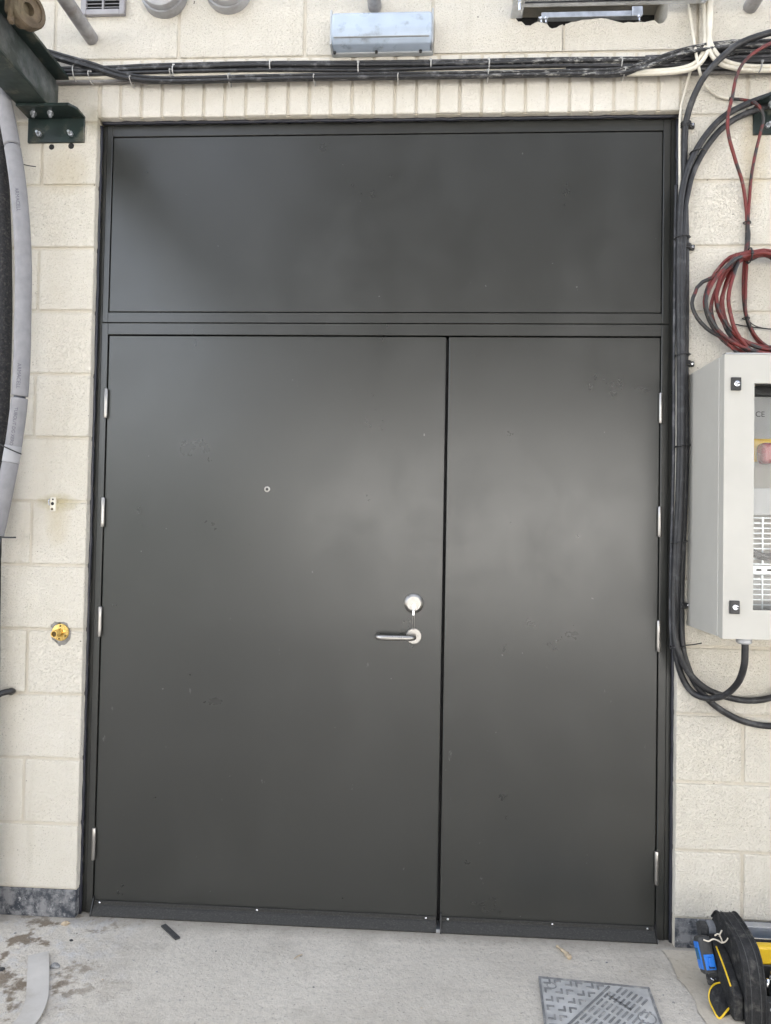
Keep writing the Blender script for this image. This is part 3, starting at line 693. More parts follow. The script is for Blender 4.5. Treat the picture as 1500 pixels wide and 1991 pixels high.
rel(boxo('end_clip', pa.x, pa.x+.036, .004, .036, pa.z-.006, pa.z+.0005, 'zinc', None, .002, 1), ir)
rel(boxo('end_clip', pb.x-.036, pb.x, .004, .011, pa.z-.004, pa.z+.030, 'zinc', None, .002, 1), ir)
for xx in (pa.x+.010, pb.x-.012, pa.x+.026):
    rel(latheo('bolt', [(.007, 0), (.007, .007), (.003, .007), (.003, .022), (0, .022)], (xx, .008, pa.z-.004), (0, -.3, -1), 'zinc_bright', None, 6, False), ir)

# ================================================================== RIGHT SIDE CABLES
CG = 'thick black cables beside the door frame'
Y1, Y2 = -.026, -.014
run('power_cable', [(1620, 50, -.05), (1560, 52, -.06), (1500, 63, -.072), (1440, 84, -.078), (1403, 112, -.078), (1372, 146, -.07), (1352, 182, -.05), (1339, 218, -.03), (1333, 250, -.018), (1331, 300, Y2), (1332, 380, Y2), (1334, 470, Y2), (1334, 600, Y2), (1333, 720, Y2), (1334, 860, Y2), (1331, 980, Y2), (1328, 1060, Y2), (1325, 1150, Y2), (1325, 1215, -.02), (1328, 1261, -.028), (1337, 1295, -.03), (1352, 1328, -.03), (1378, 1361, -.026), (1411, 1386, -.02), (1451, 1404, -.014), (1500, 1412, -.013), (1600, 1412, -.013)], .0105, 'black_cable', 'thick black cable clipped beside the frame, lowest of the three curves below', group=None, seg=12, cat='cable', ext_s=3.6, ext_r=3.6)
run('power_cable', [(1620, 150, -.03), (1560, 163, -.03), (1500, 185, -.034), (1440, 208, -.034), (1400, 233, -.034), (1366, 273, -.034), (1341, 320, -.034), (1327, 370, -.036), (1322, 430, -.034), (1321, 520, -.03), (1321, 620, Y1), (1322, 720, Y1), (1322, 860, Y1), (1319, 980, Y1), (1314, 1080, Y1), (1311, 1160, Y1), (1312, 1220, -.034), (1318, 1262, -.042), (1338, 1305, -.045), (1370, 1337, -.045), (1407, 1353, -.04), (1451, 1362, -.03), (1500, 1357, -.02), (1600, 1330, -.014)], .0106, 'black_cable', 'thick black cable arching past the green bracket and sweeping out below the cabinet', seg=12, ext_s=3.6, ext_r=3.6)
run('power_cable', [(1620, 170, -.02), (1560, 181, -.022), (1500, 203, -.022), (1440, 226, -.022), (1404, 250, -.022), (1374, 286, -.022), (1350, 330, -.022), (1338, 372, -.022), (1331, 420, -.028), (1328, 520, -.034), (1328, 620, -.034), (1328, 760, -.034), (1327, 900, -.034), (1323, 1020, -.034), (1318, 1120, -.030), (1315, 1200, -.022), (1314, 1255, -.016), (1319, 1292, -.016), (1332, 1327, -.018), (1352, 1350, -.03), (1382, 1358, -.06), (1412, 1350, -.11), (1436, 1326, -.16), (1447, 1295, -.195), (1449, 1265, -.20), (1449, 1252, -.20)], .0102, 'black_cable', 'thick black cable looping up into the gland under the cabinet', seg=12, ext_s=3.6)
run('cable', [(1345, 130, -.02), (1330, 185, -.010), (1323, 225, -.006), (1322, 300, -.006), (1322, 360, -.006), (1317, 480, -.006), (1316, 640, -.006), (1316, 760, -.006), (1315, 900, -.006), (1312, 1040, -.006), (1309, 1130, -.006), (1310, 1240, -.006)], .0048, 'cream_cable', 'thin cream cable running down tight beside the door frame')
run('cable', [(1315, 360, -.007), (1313, 500, -.007), (1311, 700, -.007), (1310, 900, -.007), (1306, 1060, -.007), (1304, 1180, -.007), (1306, 1262, -.007)], .0052, 'dusty_cable', 'thin dusty black cable squeezed between the frame and the thick cables')
for px, py, wh in ((1334, 243, 'below the arching cables, top of the frame'), (1334, 480, 'level with the top of the red coil'), (1333, 707, 'level with the top of the cabinet'), (1325, 1177, 'beside the lower lock of the cabinet')):
    q = at(px, py, -.014); t = thing('cable_clip', 'black cable clip on the wall ' + wh, 'cable clip', (q.x, 0, q.z), 'clips on the thick cables')
    bm = bmesh.new(); pts = [Vector((q.x+.0145*math.cos(a_), -.014-.0145*math.sin(a_), q.z)) for a_ in [math.pi*i/10-.2 for i in range(13)]]
    for z_ in (-.006, 0, .006): sweep(bm, [p_+Vector((0, 0, z_)) for p_ in pts], .0035, 6)
    rel(mesh_obj('clip_band', bm, 'black_plastic', None, True), t)
    rel(boxo('clip_lug', q.x+.012, q.x+.031, -.013, 0, q.z-.009, q.z+.009, 'black_plastic', None, .003), t)
    rel(latheo('screw', [(.0045, 0), (.004, .002), (0, .0025)], (q.x+.023, -.013, q.z+.001), (0, -1, 0), 'zinc_bright', None, 10), t)
TG = 'ties round the thick cables'
for px, py, tail in ((1327, 462, 0), (1327, 690, 0), (1327, 867, 0), (1321, 1054, 0), (1318, 1257, 1), (1357, 296, 0)):
    q = at(px, py, -.028)
    pts = [(q.x+.022, -.022, q.z+.003), (q.x+.016, -.042, q.z+.002), (q.x-.002, -.050, q.z), (q.x-.020, -.042, q.z-.002), (q.x-.022, -.018, q.z-.002), (q.x, -.002, q.z)]
    tl = [(q.x+.022, -.022, q.z+.003), (q.x+.05, -.026, q.z+.007), (q.x+.078, -.028, q.z+.013)] if tail else [(q.x+.022, -.022, q.z+.003), (q.x+.030, -.024, q.z+.004)]
    lab = 'black tie with a long tail round the thick cables below the cabinet' if tail else ('black tie round the pair of cables arching past the green bracket' if px == 1357 else 'short black tie round the thick cables beside the frame')
    ctie(pts, lab, TG if not tail and px != 1357 else None, 'black_tie', .0022, tl)

# thin red and black cables down to the coil
run('cable', [(1620, 40, -.04), (1560, 62, -.06), (1500, 84, -.085), (1468, 102, -.09), (1446, 122, -.09), (1432, 150, -.08), (1424, 190, -.066), (1416, 225, -.060), (1417, 262, -.06), (1430, 310, -.045), (1444, 355, -.025), (1451, 400, -.012), (1453, 432, -.010), (1452, 470, -.010), (1448, 510, -.016), (1446, 555, -.016), (1449, 605, -.014), (1462, 645, -.012), (1486, 674, -.010), (1530, 700, -.010)], .0056, 'red_cable', 'thin red and black cable curving over the tray and down past the coil', ext_s=3.6)
run('cable', [(1418, 192, -.007), (1445, 194, -.020), (1468, 200, -.05), (1481, 214, -.055), (1485, 232, -.05), (1480, 255, -.04), (1470, 295, -.02), (1461, 345, -.012), (1457, 395, -.012), (1455, 432, -.020), (1455, 470, -.020), (1452, 520, -.024), (1450, 570, -.022), (1451, 610, -.020), (1466, 648, -.018), (1490, 672, -.016), (1530, 690, -.016)], .0052, 'red_cable', 'thin red and black cable hanging in front of the green bracket')
# coil
coil = thing('cable_coil', 'coil of scuffed red and black cable hanging above the cabinet', 'cable coil', (2.28, 0, 1.93))
cc = at(1468, 588, -.05); path = []
T = 9
for i in range(T*28+1):
    a_ = 2*math.pi*i/28; k = i/28
    tt = k/T; rx = .240-.105*((k*0.37) % 1.0)-.02*math.sin(k*2.1); rz = .195-.035*((k*.53) % 1.0)
    ox = -.012*math.sin(k*1.3); oz = .012*math.cos(k*1.9)
    # pinch at the tie near the top
    z = cc.z+oz+rz*math.sin(a_); x = cc.x+.055+ox+rx*math.cos(a_)*(1.0 if math.sin(a_) < .2 else 1.0-.12*math.sin(a_))
    zmin = 1.9205+.0125*(int(k*1.7) % 3)
    if z < zmin: z = zmin
    zt = at(1450, 497, -.045).z; tie_x = at(1457, 497, -.045).x
    y = -.026-.0075*k-.006*math.sin(a_*2+k)
    wg = max(math.exp(-((x-tie_x)/.045)**2), math.exp(-((x-tie_x-.085)/.045)**2)) if math.sin(a_) > 0 else 0
    z += wg*(zt+.013*math.sin(k*2.7)-z); y += wg*(-.045+.013*math.cos(k*2.7)-y)
    path.append(Vector((x, y, z)))
bm = bmesh.new(); sweep(bm, catmull(path, 2), .0062, 8); rel(mesh_obj('coiled_cable', bm, 'red_cable', None, True), coil)
q = at(1457, 497, -.045)
for dx in (0, .085):
    o = ctie([(q.x+dx+.023*0, -.045-.024*math.cos(t_), q.z+.024*math.sin(t_)) for t_ in [i*math.pi/4 for i in range(8)]], '', None, 'black_tie', .0028, parent=coil)
for px, py, tl in ((1452, 433, [(1456, 433), (1459, 455), (1457, 482)]), (1450, 619, [(1450, 619), (1470, 634), (1500, 640), (1530, 640)])):
    q = at(px, py, -.014)
    ctie([(q.x+.010, -.014, q.z), (q.x, -.030, q.z), (q.x-.010, -.014, q.z), (q.x, -.003, q.z)], 'black tie with a loose tail on the thin red cables %s the coil' % ('above' if py < 500 else 'inside'), None, 'black_tie', .0018, [at(a_, b_, -.02) for a_, b_ in tl])
q = at(1425, 630, -.012); tag(tubeo('cable_tie', [at(1423, 629, -.018), at(1450, 634, -.014), at(1500, 640, -.012), at(1540, 642, -.010)], .0022, 'black_tie', None, 5, 6), 'loose black tie tail sticking out inside the coil', 'cable tie')

# ================================================================== ELECTRICAL CABINET
cx0, cz0, cz1, yf = 2.062, 1.066, 1.908, -.285; cx1 = cx0+.60
cab = thing('electrical_cabinet', 'pale grey electrical cabinet with a clear window on the block wall', 'electrical cabinet', ((cx0+cx1)/2, 0, cz0))
bm = bmesh.new(); th = .004
box(bm, cx0, cx0+th, -.246, .0, cz0, cz1, .0015, 1); box(bm, cx1-th, cx1, -.246, 0, cz0, cz1, .0015, 1)
box(bm, cx0+th, cx1-th, -.2455, 0, cz0, cz0+th); box(bm, cx0+th, cx1-th, -.2455, 0, cz1-th, cz1); box(bm, cx0+th, cx1-th, -.004, 0, cz0+th, cz1-th)
rel(mesh_obj('cabinet_body', bm, 'cab'), cab)
# rain lip and door
bm = bmesh.new(); box(bm, cx0+.001, cx1-.001, -.2575, -.247, cz0+.002, cz1-.001, .001, 1); 
wx0, wx1, wz0, wz1 = 2.149, cx1-.088, 1.151, 1.822
def ring(bm, x0, x1, z0, z1, X0, X1, Z0_, Z1_, y0, y1, bev=0):
    box(bm, X0, x0, y0, y1, Z0_, Z1_, bev); box(bm, x1, X1, y0, y1, Z0_, Z1_, bev); box(bm, x0, x1, y0+.00005, y1, z1, Z1_); box(bm, x0, x1, y0+.00005, y1, Z0_, z0)
bm.free(); bm = bmesh.new(); ring(bm, wx0-.03, wx1+.03, wz0-.03, wz1+.03, cx0+.002, cx1-.002, cz0+.003, cz1-.003, -.2565, -.247)
rel(mesh_obj('door_gasket', bm, 'cab'), cab)
bm = bmesh.new(); ring(bm, wx0, wx1, wz0, wz1, cx0, cx1, cz0-.001, cz1-.0005, yf, -.2590)
bmesh.ops.remove_doubles(bm, verts=bm.verts[:], dist=.00001)
cdoor = rel(mesh_obj('cabinet_door', bm, 'cab'), cab)
bm = bmesh.new(); box(bm, cx0+.004, cx1, yf-.001, -.259, cz1+.0005, cz1+.004); rel(mesh_obj('rain_lip', bm, 'alu'), cab)
rel(boxo('window_pane', wx0-.012, wx1+.012, yf+.006, yf+.010, wz0-.012, wz1+.012, 'glass'), cab)
bm = bmesh.new(); ring(bm, wx0+.0002, wx1-.0002, wz0+.0002, wz1-.0002, wx0-.006, wx1+.006, wz0-.006, wz1+.006, yf+.0125, -.2595); rel(mesh_obj('window_seal', bm, 'black_plastic'), cab)
for zz in (1.8185, 1.1585):
    xl = cx0+.0325
    rel(boxo('lock_plate', xl-.0145, xl+.0145, yf-.0065, yf, zz-.0195, zz+.0195, 'black_plastic', None, .002), cab)
    rel(latheo('lock_insert', [(.0085, 0), (.0085, .002), (.0065, .0026), (.0064, .001), (.0035, .001), (.003, .0026), (0, .0026)], (xl+.001, yf-.0065, zz), (0, -1, 0), 'zinc_bright', None, 20), cab)
    rel(boxo('lock_notch', xl+.004, xl+.0105, yf-.0095, yf-.0066, zz-.0016, zz+.0016, 'black_plastic'), cab)
# gland
q = at(1447, 1247, -.20)
rel(latheo('gland', [(.024, 0), (.024, .012), (.0225, .014), (.0225, .024), (.017, .028), (.0125, .028)], (q.x, -.20, cz0+.001), (0, 0, -1), 'alu', None, 20), cab)
# inside: upper switch unit on a plate, slotted mounting plate, rail, cable
ip = -.10
rel(boxo('switch_plate', cx0+.02, cx1-.02, ip-.06, ip, 1.64, 1.805, 'cab_plate', None, .002), cab)
rel(boxo('trunking', cx0+.02, cx1-.02, ip-.07, ip, 1.807, 1.835, 'black_plastic', None, .002), cab)
rel(boxo('switch_backing', cx0+.10, cx1-.12, ip-.075, ip-.0605, 1.600, 1.672, 'yellow', None, .006), cab)
for xx in (2.222, 2.268):
    rel(boxo('switch_handle', xx-.021, xx+.021, ip-.125, ip-.0755, 1.590, 1.655, 'switch_red', None, .016, 4), cab)
rel(latheo('switch_screw', [(.008, 0), (.0075, .003), (.004, .0035), (.0035, .002), (0, .002)], (2.246, ip-.1255, 1.648), (0, -1, 0), 'zinc_bright', None, 16), cab)
rel(boxo('terminal_cover', cx0+.02, cx1-.02, ip-.05, ip, 1.435, 1.52, 'cab_plate', None, .002), cab)
me = text_mesh('CE', .024); o = bpy.data.objects.new('ce_mark', me); COL.objects.link(o); me.materials.append(M['print_black'])
o.rotation_euler = (math.pi/2, 0, 0); q = at(1478, 806, ip-.0607); o.location = (q.x, ip-.0607, q.z); rel(o, cab)
# slotted steel plate built as a grid of bars
for z_lo, z_hi in ((1.08, 1.243), (1.277, 1.430)):
    bm = bmesh.new(); zz = z_lo
    while zz < z_hi: box(bm, cx0+.03, cx1-.03, ip+.018, ip+.020, zz, zz+.0035); zz += .0165
    xx = cx0+.04
    while xx < cx1-.04: box(bm, xx, xx+.0045, ip+.0175, ip+.0205, z_lo, z_hi); xx += .033
    o = mesh_obj('slotted_plate', bm, 'slot_steel'); rel(o, cab)
    rel(boxo('rear_panel', cx0+.02, cx1-.02, -.052, -.048, z_lo-.005, z_hi+.005, 'cab_plate'), cab) if z_lo < 1.2 else None
rel(boxo('din_rail', cx0+.03, cx1-.03, ip+.004, ip+.017, 1.246, 1.274, 'slot_steel', None, .001, 1), cab)
for i in range(15):
    xs = cx0+.045+i*.034; rel(boxo('rail_slot', xs, xs+.016, ip+.0030, ip+.0038, 1.257, 1.264, 'dark'), cab)
rel(tubeo('inner_cable', [(2.185, -.105, 1.47), (2.178, -.115, 1.42), (2.182, -.125, 1.36), (2.205, -.13, 1.325), (2.245, -.13, 1.305), (2.30, -.125, 1.31), (2.36, -.115, 1.35), (2.38, -.11, 1.45)], .0125, 'black_cable', None, 7, 12), cab)

# ================================================================== LEFT SIDE PIPES
def pipe(pts, r, mat, name, label, cat='pipe', res=9):
    P = [at(*q) for q in pts]; return tag(tubeo(name, P, r, mat, None, res, 20), label, cat)
YP = -.10
gp = thing('insulated_pipe', 'bowed pipe in grey foam insulation beside the bracket', 'pipe', (-.3, 0, 1.2))
gpts = [(-35, -20, YP), (-16, 90, YP), (5, 185, YP), (20, 260, YP), (33, 340, YP-.01), (42, 430, YP-.02), (46, 520, YP-.02), (45, 610, YP-.02), (43, 700, YP-.02), (38, 780, YP-.01), (27, 865, YP), (14, 935, YP), (0, 1005, YP+.02), (-12, 1060, YP+.03), (-40, 1200, YP+.03)]
gpath = catmull([at(*q) for q in gpts], 40)
def seg_of(path, y0, y1):   # part of the path between two heights
    return [p_ for p_ in path if y1 <= p_.z <= y0]
zcut = [at(18, 286, YP).z, at(40, 772, YP-.01).z, at(20, 897, YP).z, at(-3, 1042, YP+.02).z]
bounds = [9.0]+zcut
for i, (hi, lo) in enumerate(zip(bounds, bounds[1:])):
    pp = [p_ for p_ in gpath if lo+.0015 < p_.z < hi-.0015]
    # close the ends neatly
    bm = bmesh.new(); n_ = len(pp); rr = [.0262]*n_
    rr[0] = rr[-1] = .0252
    sweep(bm, pp, rr, 22); rel(mesh_obj('insulation', bm, 'foam_grey', None, True), gp)
bm = bmesh.new(); sweep(bm, [p_ for p_ in gpath], .019, 14); rel(mesh_obj('pipe_core', bm, 'navy_pipe', None, True), gp)
tp = [p_ for p_ in gpath if zcut[2]-.004 < p_.z < zcut[2]+.055]
bm = bmesh.new(); sweep(bm, tp, .0272, 22); rel(mesh_obj('tape_wrap', bm, 'foam_tape', None, True), gp)
# printed lettering following the pipe
def print_on(path, body, z_c, size, r, ang):
    me = text_mesh(body, size); L = [0.0]
    for a_, b_ in zip(path, path[1:]): L.append(L[-1]+(b_-a_).length)
    ic = min(range(len(path)), key=lambda i: abs(path[i].z-z_c)); s0 = L[ic]
    for v_ in me.vertices:
        s = s0+v_.co.x; i = max(0, min(len(L)-2, next((j for j in range(len(L)-1) if L[j+1] >= s), len(L)-2)))
        p_ = path[i].lerp(path[i+1], (s-L[i])/max(1e-6, L[i+1]-L[i])); t_ = (path[i+1]-path[i]).normalized()
        side = t_.cross(Vector((0, 1, 0))).normalized(); out = side.cross(t_).normalized()
        if out.y > 0: out = -out
        a2_ = ang+v_.co.y/r
        v_.co = p_+(out*math.cos(a2_)+side*math.sin(a2_))*(r+.0006)
    me.materials.append(M['print']); o = bpy.data.objects.new('lettering', me); COL.objects.link(o); rel(o, gp)
print_on(gpath, 'ARMACELL', at(37, 735, YP).z, .017, .0262, .25)
print_on(gpath, 'TUBOLIT DG XERO', at(33, 830, YP).z, .015, .0262, .25)
print_on(gpath, 'ARMACELL', at(40, 400, YP).z, .017, .0262, .25)
tag(tubeo('cable_tie', [at(-30, 852, YP-.03), at(0, 864, YP-.036), at(14, 871, YP-.036), at(30, 878, YP-.03), at(42, 883, YP-.01)], .0022, 'black_tie', None, 6, 6), 'black tie strapped across the taped joint of the grey pipe', 'cable tie')
tag(tubeo('cable_tie', [at(-20, 1040, -.06), at(0, 1044, -.085), at(15, 1045, -.10), at(31, 1045, -.10)], .0030, 'black_tie', None, 6, 6), 'black tie tail sticking out at the end of the grey insulation', 'cable tie')
tag(tubeo('cable_tie', [at(25, 312, -.07), at(40, 318, -.06), at(56, 322, -.055), at(70, 324, -.055)], .0016, 'black_tie', None, 6, 6), 'thin black tie tail behind the top of the grey pipe', 'cable tie')
bp = [(0, 120, -.05), (2, 300, -.05), (7, 450, -.05), (9, 600, -.05), (5, 760, -.05), (-2, 900, -.05), (-10, 1000, -.05), (-14, 1150, -.05), (-16, 1400, -.05), (-18, 1700, -.05)]
bp = [at(*q) for q in bp]; bp.append(Vector((bp[-1].x, bp[-1].y, .0)))
tag(tubeo('foam_pipe', bp, .025, 'foam_black', None, 9, 18, wob=.015), 'black foam covered pipe behind the grey insulated pipe', 'pipe')
dp = [(22, 0, -.05), (20, 120, -.05), (12, 250, -.05), (-4, 420, -.07), (-8, 600, -.07), (-12, 900, -.06), (-30, 1500, -.06)]
dpp = [Vector((-.42, -.09, 3.4)), Vector((-.42, -.09, 2.6)), Vector((-.415, -.09, 1.8)), Vector((-.42, -.09, 1.0)), Vector((-.42, -.09, 0.0))]
tag(tubeo('steel_pipe', dpp, .020, 'navy_pipe', None, 8, 18), 'glossy dark navy pipe at the far side of the foam pipes', 'pipe')
# black bracket end low on the left
t = thing('pipe_bracket', 'small black pipe bracket screwed to the wall low beside the pipes', 'bracket', at(10, 1345, 0))
rel(tubeo('bracket_arm', [at(-40, 1372, -.055), at(-8, 1354, -.05), at(6, 1347, -.036), at(22, 1344, -.020), at(25, 1344, -.006)], .0105, 'black_plastic', None, 7, 12), t)
q = at(23, 1344, 0); rel(latheo('foot', [(.013, -.001), (.013, .006), (.010, .010), (0, .012)], (q.x, 0, q.z), (0, -1, 0), 'black_plastic', None, 16), t)

# brass wall fitting with its broken paint patch
q = at(118, 1229, 0)
bp_ = thing('brass_fitting', 'round brass wall plate elbow on a chipped paint patch', 'pipe fitting', (q.x, 0, q.z))
pts = [(.030, .012), (.038, -.004), (.034, -.028), (.018, -.044), (-.004, -.047), (-.012, -.030), (-.028, -.024), (-.033, -.006), (-.027, .006), (-.036, .024), (-.022, .036), (-.004, .028), (.006, .036), (.024, .034)]
poly = []
for a_, b_ in zip(pts, pts[1:]+pts[:1]):
    for k in range(4):
        s = k/4; poly.append((q.x+a_[0]*(1-s)+b_[0]*s+random.uniform(-.0018, .0018), q.z+a_[1]*(1-s)+b_[1]*s+random.uniform(-.0018, .0018)))
rel(prismo('bare_patch', poly, 'y', -.0016, .004, 'bare_block', None), bp_)
rel(latheo('brass_plate', [(.030, .001), (.030, .004), (.029, .0055), (.015, .007), (.0135, .009), (0, .009)], (q.x+.002, 0, q.z), (0, -1, 0), 'brass', None, 36), bp_)
ax = Vector((-.10, -1, -.03)).normalized()
rel(latheo('spout', [(.0135, 0), (.0135, .030), (.0125, .032), (.012, .034), (.0095, .034), (.009, .028), (0, .028)], (q.x+.002, -.008, q.z), ax, 'brass', None, 24), bp_)
rel(latheo('bore', [(.0088, 0), (.0088, .0015), (0, .0016)], Vector((q.x+.002, -.008, q.z))+ax*.0285, ax, 'brass_dark', None, 18), bp_)
for a_ in (math.pi/2, math.pi*1.17+.9, -.55):
    rel(latheo('screw', [(.0034, 0), (.003, .0016), (0, .0018)], (q.x+.002+.0225*math.cos(a_), -.0060, q.z+.0225*math.sin(a_)), (0, -1, 0), 'brass_dark', None, 10), bp_)
# remains of a small wall fixing with rusty streaks
q = at(104, 981, 0)
wf = thing('wall_fixing', 'remains of a small metal fixing in a stained mortar joint', 'wall fixing', (q.x, 0, q.z))
rel(boxo('metal_stub', q.x-.010, q.x+.010, -.004, .004, q.z-.024, q.z+.026, 'cream_cable', None, .002), wf)
for dx, dz, r_, m_ in ((0, .018, .0032, 'dark'), (-.001, .003, .006, 'dark'), (-.002, -.016, .0048, 'rust')):
    rel(latheo('screw_hole', [(r_, 0), (r_*.8, .001), (0, .0012)], (q.x+dx, -.004, q.z+dz), (0, -1, 0), m_, None, 12), wf)
rel(tubeo('wire_end', [(q.x-.010, -.004, q.z+.020), (q.x-.012, -.010, q.z+.010), (q.x-.008, -.010, q.z-.004)], .0018, 'zinc_bright', None, 5, 6), wf)

# ================================================================== FLOOR THINGS
# inspection cover
o0 = Vector((1.552, -.202)); e1 = Vector((.326, -.027)).normalized(); e2 = Vector((e1.y, -e1.x))
SZ = .327
mc = thing('manhole_cover', 'worn grey cast inspection cover with chevron and bar treads', 'manhole cover', (o0.x, o0.y, .0005)); mc.rotation_euler = (0, 0, math.atan2(e1.y, e1.x))
# local frame: u = +x, v = -y
def loc(o): o.parent = mc; return o
loc(boxo('plate', .006, SZ-.006, -SZ+.006, -.006, .0, .006, 'iron', None, .001, 1))
bm = bmesh.new(); ring2 = [(0, SZ, -.006, 0), (0, SZ, -SZ, -SZ+.006), (0, .006, -SZ+.006, -.006), (SZ-.006, SZ, -SZ+.006, -.006)]
for x0, x1, y0, y1 in ring2: box(bm, x0, x1, y0, y1, 0, .008)
loc(mesh_obj('rim', bm, 'iron_dark'))
bm = bmesh.new(); prism(bm, [(-.011, -.012), (-.005, -.012), (-.005, .004), (.011, .004), (.011, .010), (-.011, .010)], 'z', 0, .0030); bmesh.ops.triangulate(bm, faces=[f for f in bm.faces if len(f.verts) > 4])
chev = bpy.data.meshes.new('tread_chevron'); bmesh.ops.recalc_face_normals(bm, faces=bm.faces[:]); bm.to_mesh(chev); bm.free(); chev.materials.append(M['iron_dark'])
for j in range(8):
    for i in range(10):
        u_, v_ = .024+.0315*i, .022+.0395*j
        if u_/.208+v_/.285 > 1.0-.02: continue
        o = bpy.data.objects.new('tread_chevron', chev); COL.objects.link(o); o.parent = mc
        o.location = (u_, -v_, .0055); o.rotation_euler = (0, 0, (0 if (i+j) % 2 else math.pi))
d = Vector((-.114, -.153)).normalized(); nrm = Vector((-d.y, d.x)); nrm = nrm if nrm.x > 0 else -nrm
start = Vector((.208, -.011)); bars = 0
def bar(c, L, ang, wd=.0055):
    bm = bmesh.new(); box(bm, -L/2, L/2, -wd/2, wd/2, 0, .003)
    o = mesh_obj('tread_bar', bm, 'iron_dark'); loc(o); o.location = (c.x, c.y, .0055); o.rotation_euler = (0, 0, ang)
ang = math.atan2(d.y, d.x)
bar(start+d*.165+nrm*.002, .325, ang, .006)
for i in range(1, 16):
    k = 0
    while k < 12:
        c = start+nrm*(.0155*i)+d*(.012+.046*k-.20); k += 1
        L = .034
        ok = all(.012 < (c+d*s*L/2).x < SZ-.012 and -SZ+.012 < (c+d*s*L/2).y < -.012 for s in (-1, 1))
        if ok: bar(c, L, ang)
bar(Vector((.223, -.083))+nrm*0, .085, math.atan2(-.065, .060), .007)
bm = bmesh.new(); sweep(bm, [Vector((.290+.024*math.cos(a_), -.140+.024*math.sin(a_), .006)) for a_ in [i*math.pi/12 for i in range(24)]], .0022, 6, True)
loc(mesh_obj('lifting_eye', bm, 'iron_dark'))
bm = bmesh.new(); sweep(bm, [Vector((.036+.013*math.cos(a_), -.038+.013*math.sin(a_), .006)) for a_ in [i*math.pi/12 for i in range(24)]], .0020, 6, True)
loc(mesh_obj('lifting_eye', bm, 'iron_dark'))

# grey offcut strip curling on the floor
cl = [(75, 1858), (75, 1885), (74, 1915), (72, 1945), (64, 1972), (48, 1995), (25, 2012), (-5, 2025)]
cp_ = catmull([atf(*q) for q in cl], 6); bm = bmesh.new(); prev = None; W_ = .030
for i, p_ in enumerate(cp_):
    t_ = (cp_[min(i+1, len(cp_)-1)]-cp_[max(i-1, 0)]).normalized(); s_ = Vector((-t_.y, t_.x, 0))
    lift = .0025+.004*(.5+.5*math.sin(i*.35))+(.012*((i/len(cp_))**3))
    row = [bm.verts.new((p_+s_*W_*k+Vector((0, 0, lift+dz)))) for k, dz in ((-1, 0), (-1, .003), (1, .003), (1, 0))]
    if prev:
        for k in range(4): bm.faces.new((prev[k], prev[(k+1) % 4], row[(k+1) % 4], row[k]))
    else: bm.faces.new(row[::-1])
    prev = row
bm.faces.new(prev)
tag(mesh_obj('offcut_strip', bm, 'strip', None), 'pale grey strip offcut curling on the concrete floor', 'strip')
# dark rubber strip poking from under the door
p1, p2 = atf(318, 1801), atf(346, 1827)
dv = (p2-p1); n_ = Vector((-dv.y, dv.x, 0)).normalized()*.0085
bm = bmesh.new(); A = [bm.verts.new(p_+s_*n_+Vector((0, 0, z_))) for p_ in (p1, p2) for s_, z_ in ((-1, .001), (1, .001), (1, .006), (-1, .006))]
for k in range(4): bm.faces.new((A[k], A[(k+1) % 4], A[4+(k+1) % 4], A[4+k]))
bm.faces.new(A[:4][::-1]); bm.faces.new(A[4:])
tag(mesh_obj('rubber_strip', bm, 'rubber'), 'short dark rubber strip lying by the wide door leaf', 'strip')
tag(tubeo('fibre_tuft', [atf(1083, 1842)+Vector((0, 0, .005)), atf(1092, 1850)+Vector((0, 0, .006)), atf(1100, 1856)+Vector((0, 0, .006)), atf(1108, 1866)+Vector((0, 0, .007))], [.004]*7+[.006]*7+[.007]*5, 'straw', None, 6, 8, wob=.25), 'tuft of pale brown fibre on the floor below the narrow leaf', 'debris')
def stone(px, py, s, mat, label, name='stone', group=None):
    bm = bmesh.new(); bmesh.ops.create_icosphere(bm, subdivisions=2, radius=1)
    c = atf(px, py)
    for v_ in bm.verts:
        k = 1+random.uniform(-.22, .22); v_.co = Vector((v_.co.x*s*k*1.3, v_.co.y*s*k, max(-.3, v_.co.z)*s*k*.7))
    bmesh.ops.translate(bm, vec=(c.x, c.y, s*.2), verts=bm.verts)
    tag(mesh_obj(name, bm, mat), label, 'debris', group)
stone(108, 1880, .012, 'iron_dark', 'dark lump on the floor beside the pale strip')
stone(128, 1797, .011, 'straw', 'pale brown crumb of mortar by the foot of the frame')
stone(3, 1886, .008, 'black_plastic', 'small black lump among the brown stains')
stone(139, 1829, .005, 'black_plastic', 'tiny black chip on the rough floor near the frame')
for i, (px, py) in enumerate(((115, 1893), (150, 1815), (172, 1868), (260, 1868), (200, 1905), (305, 1890), (420, 1850), (585, 1860), (610, 1920), (700, 1885), (1180, 1872), (1225, 1890), (1290, 1935), (1310, 1950), (820, 1960), (510, 1960), (930, 1865), (1340, 1880), (60, 1830), (30, 1815), (350, 1945), (1150, 1868))):
    stone(px, py, random.uniform(.0018, .0036), random.choice(('iron_dark', 'straw', 'bare_block')), 'tiny speck of grit on the concrete floor', 'grit', 'specks of grit')
tag(tubeo('twig', [atf(572, 1866)+Vector((0, 0, .003)), atf(580, 1861)+Vector((0, 0, .004)), atf(588, 1857)+Vector((0, 0, .002))], .0015, 'straw', None, 4, 6), 'thin brown splinter on the floor below the wide leaf', 'debris')

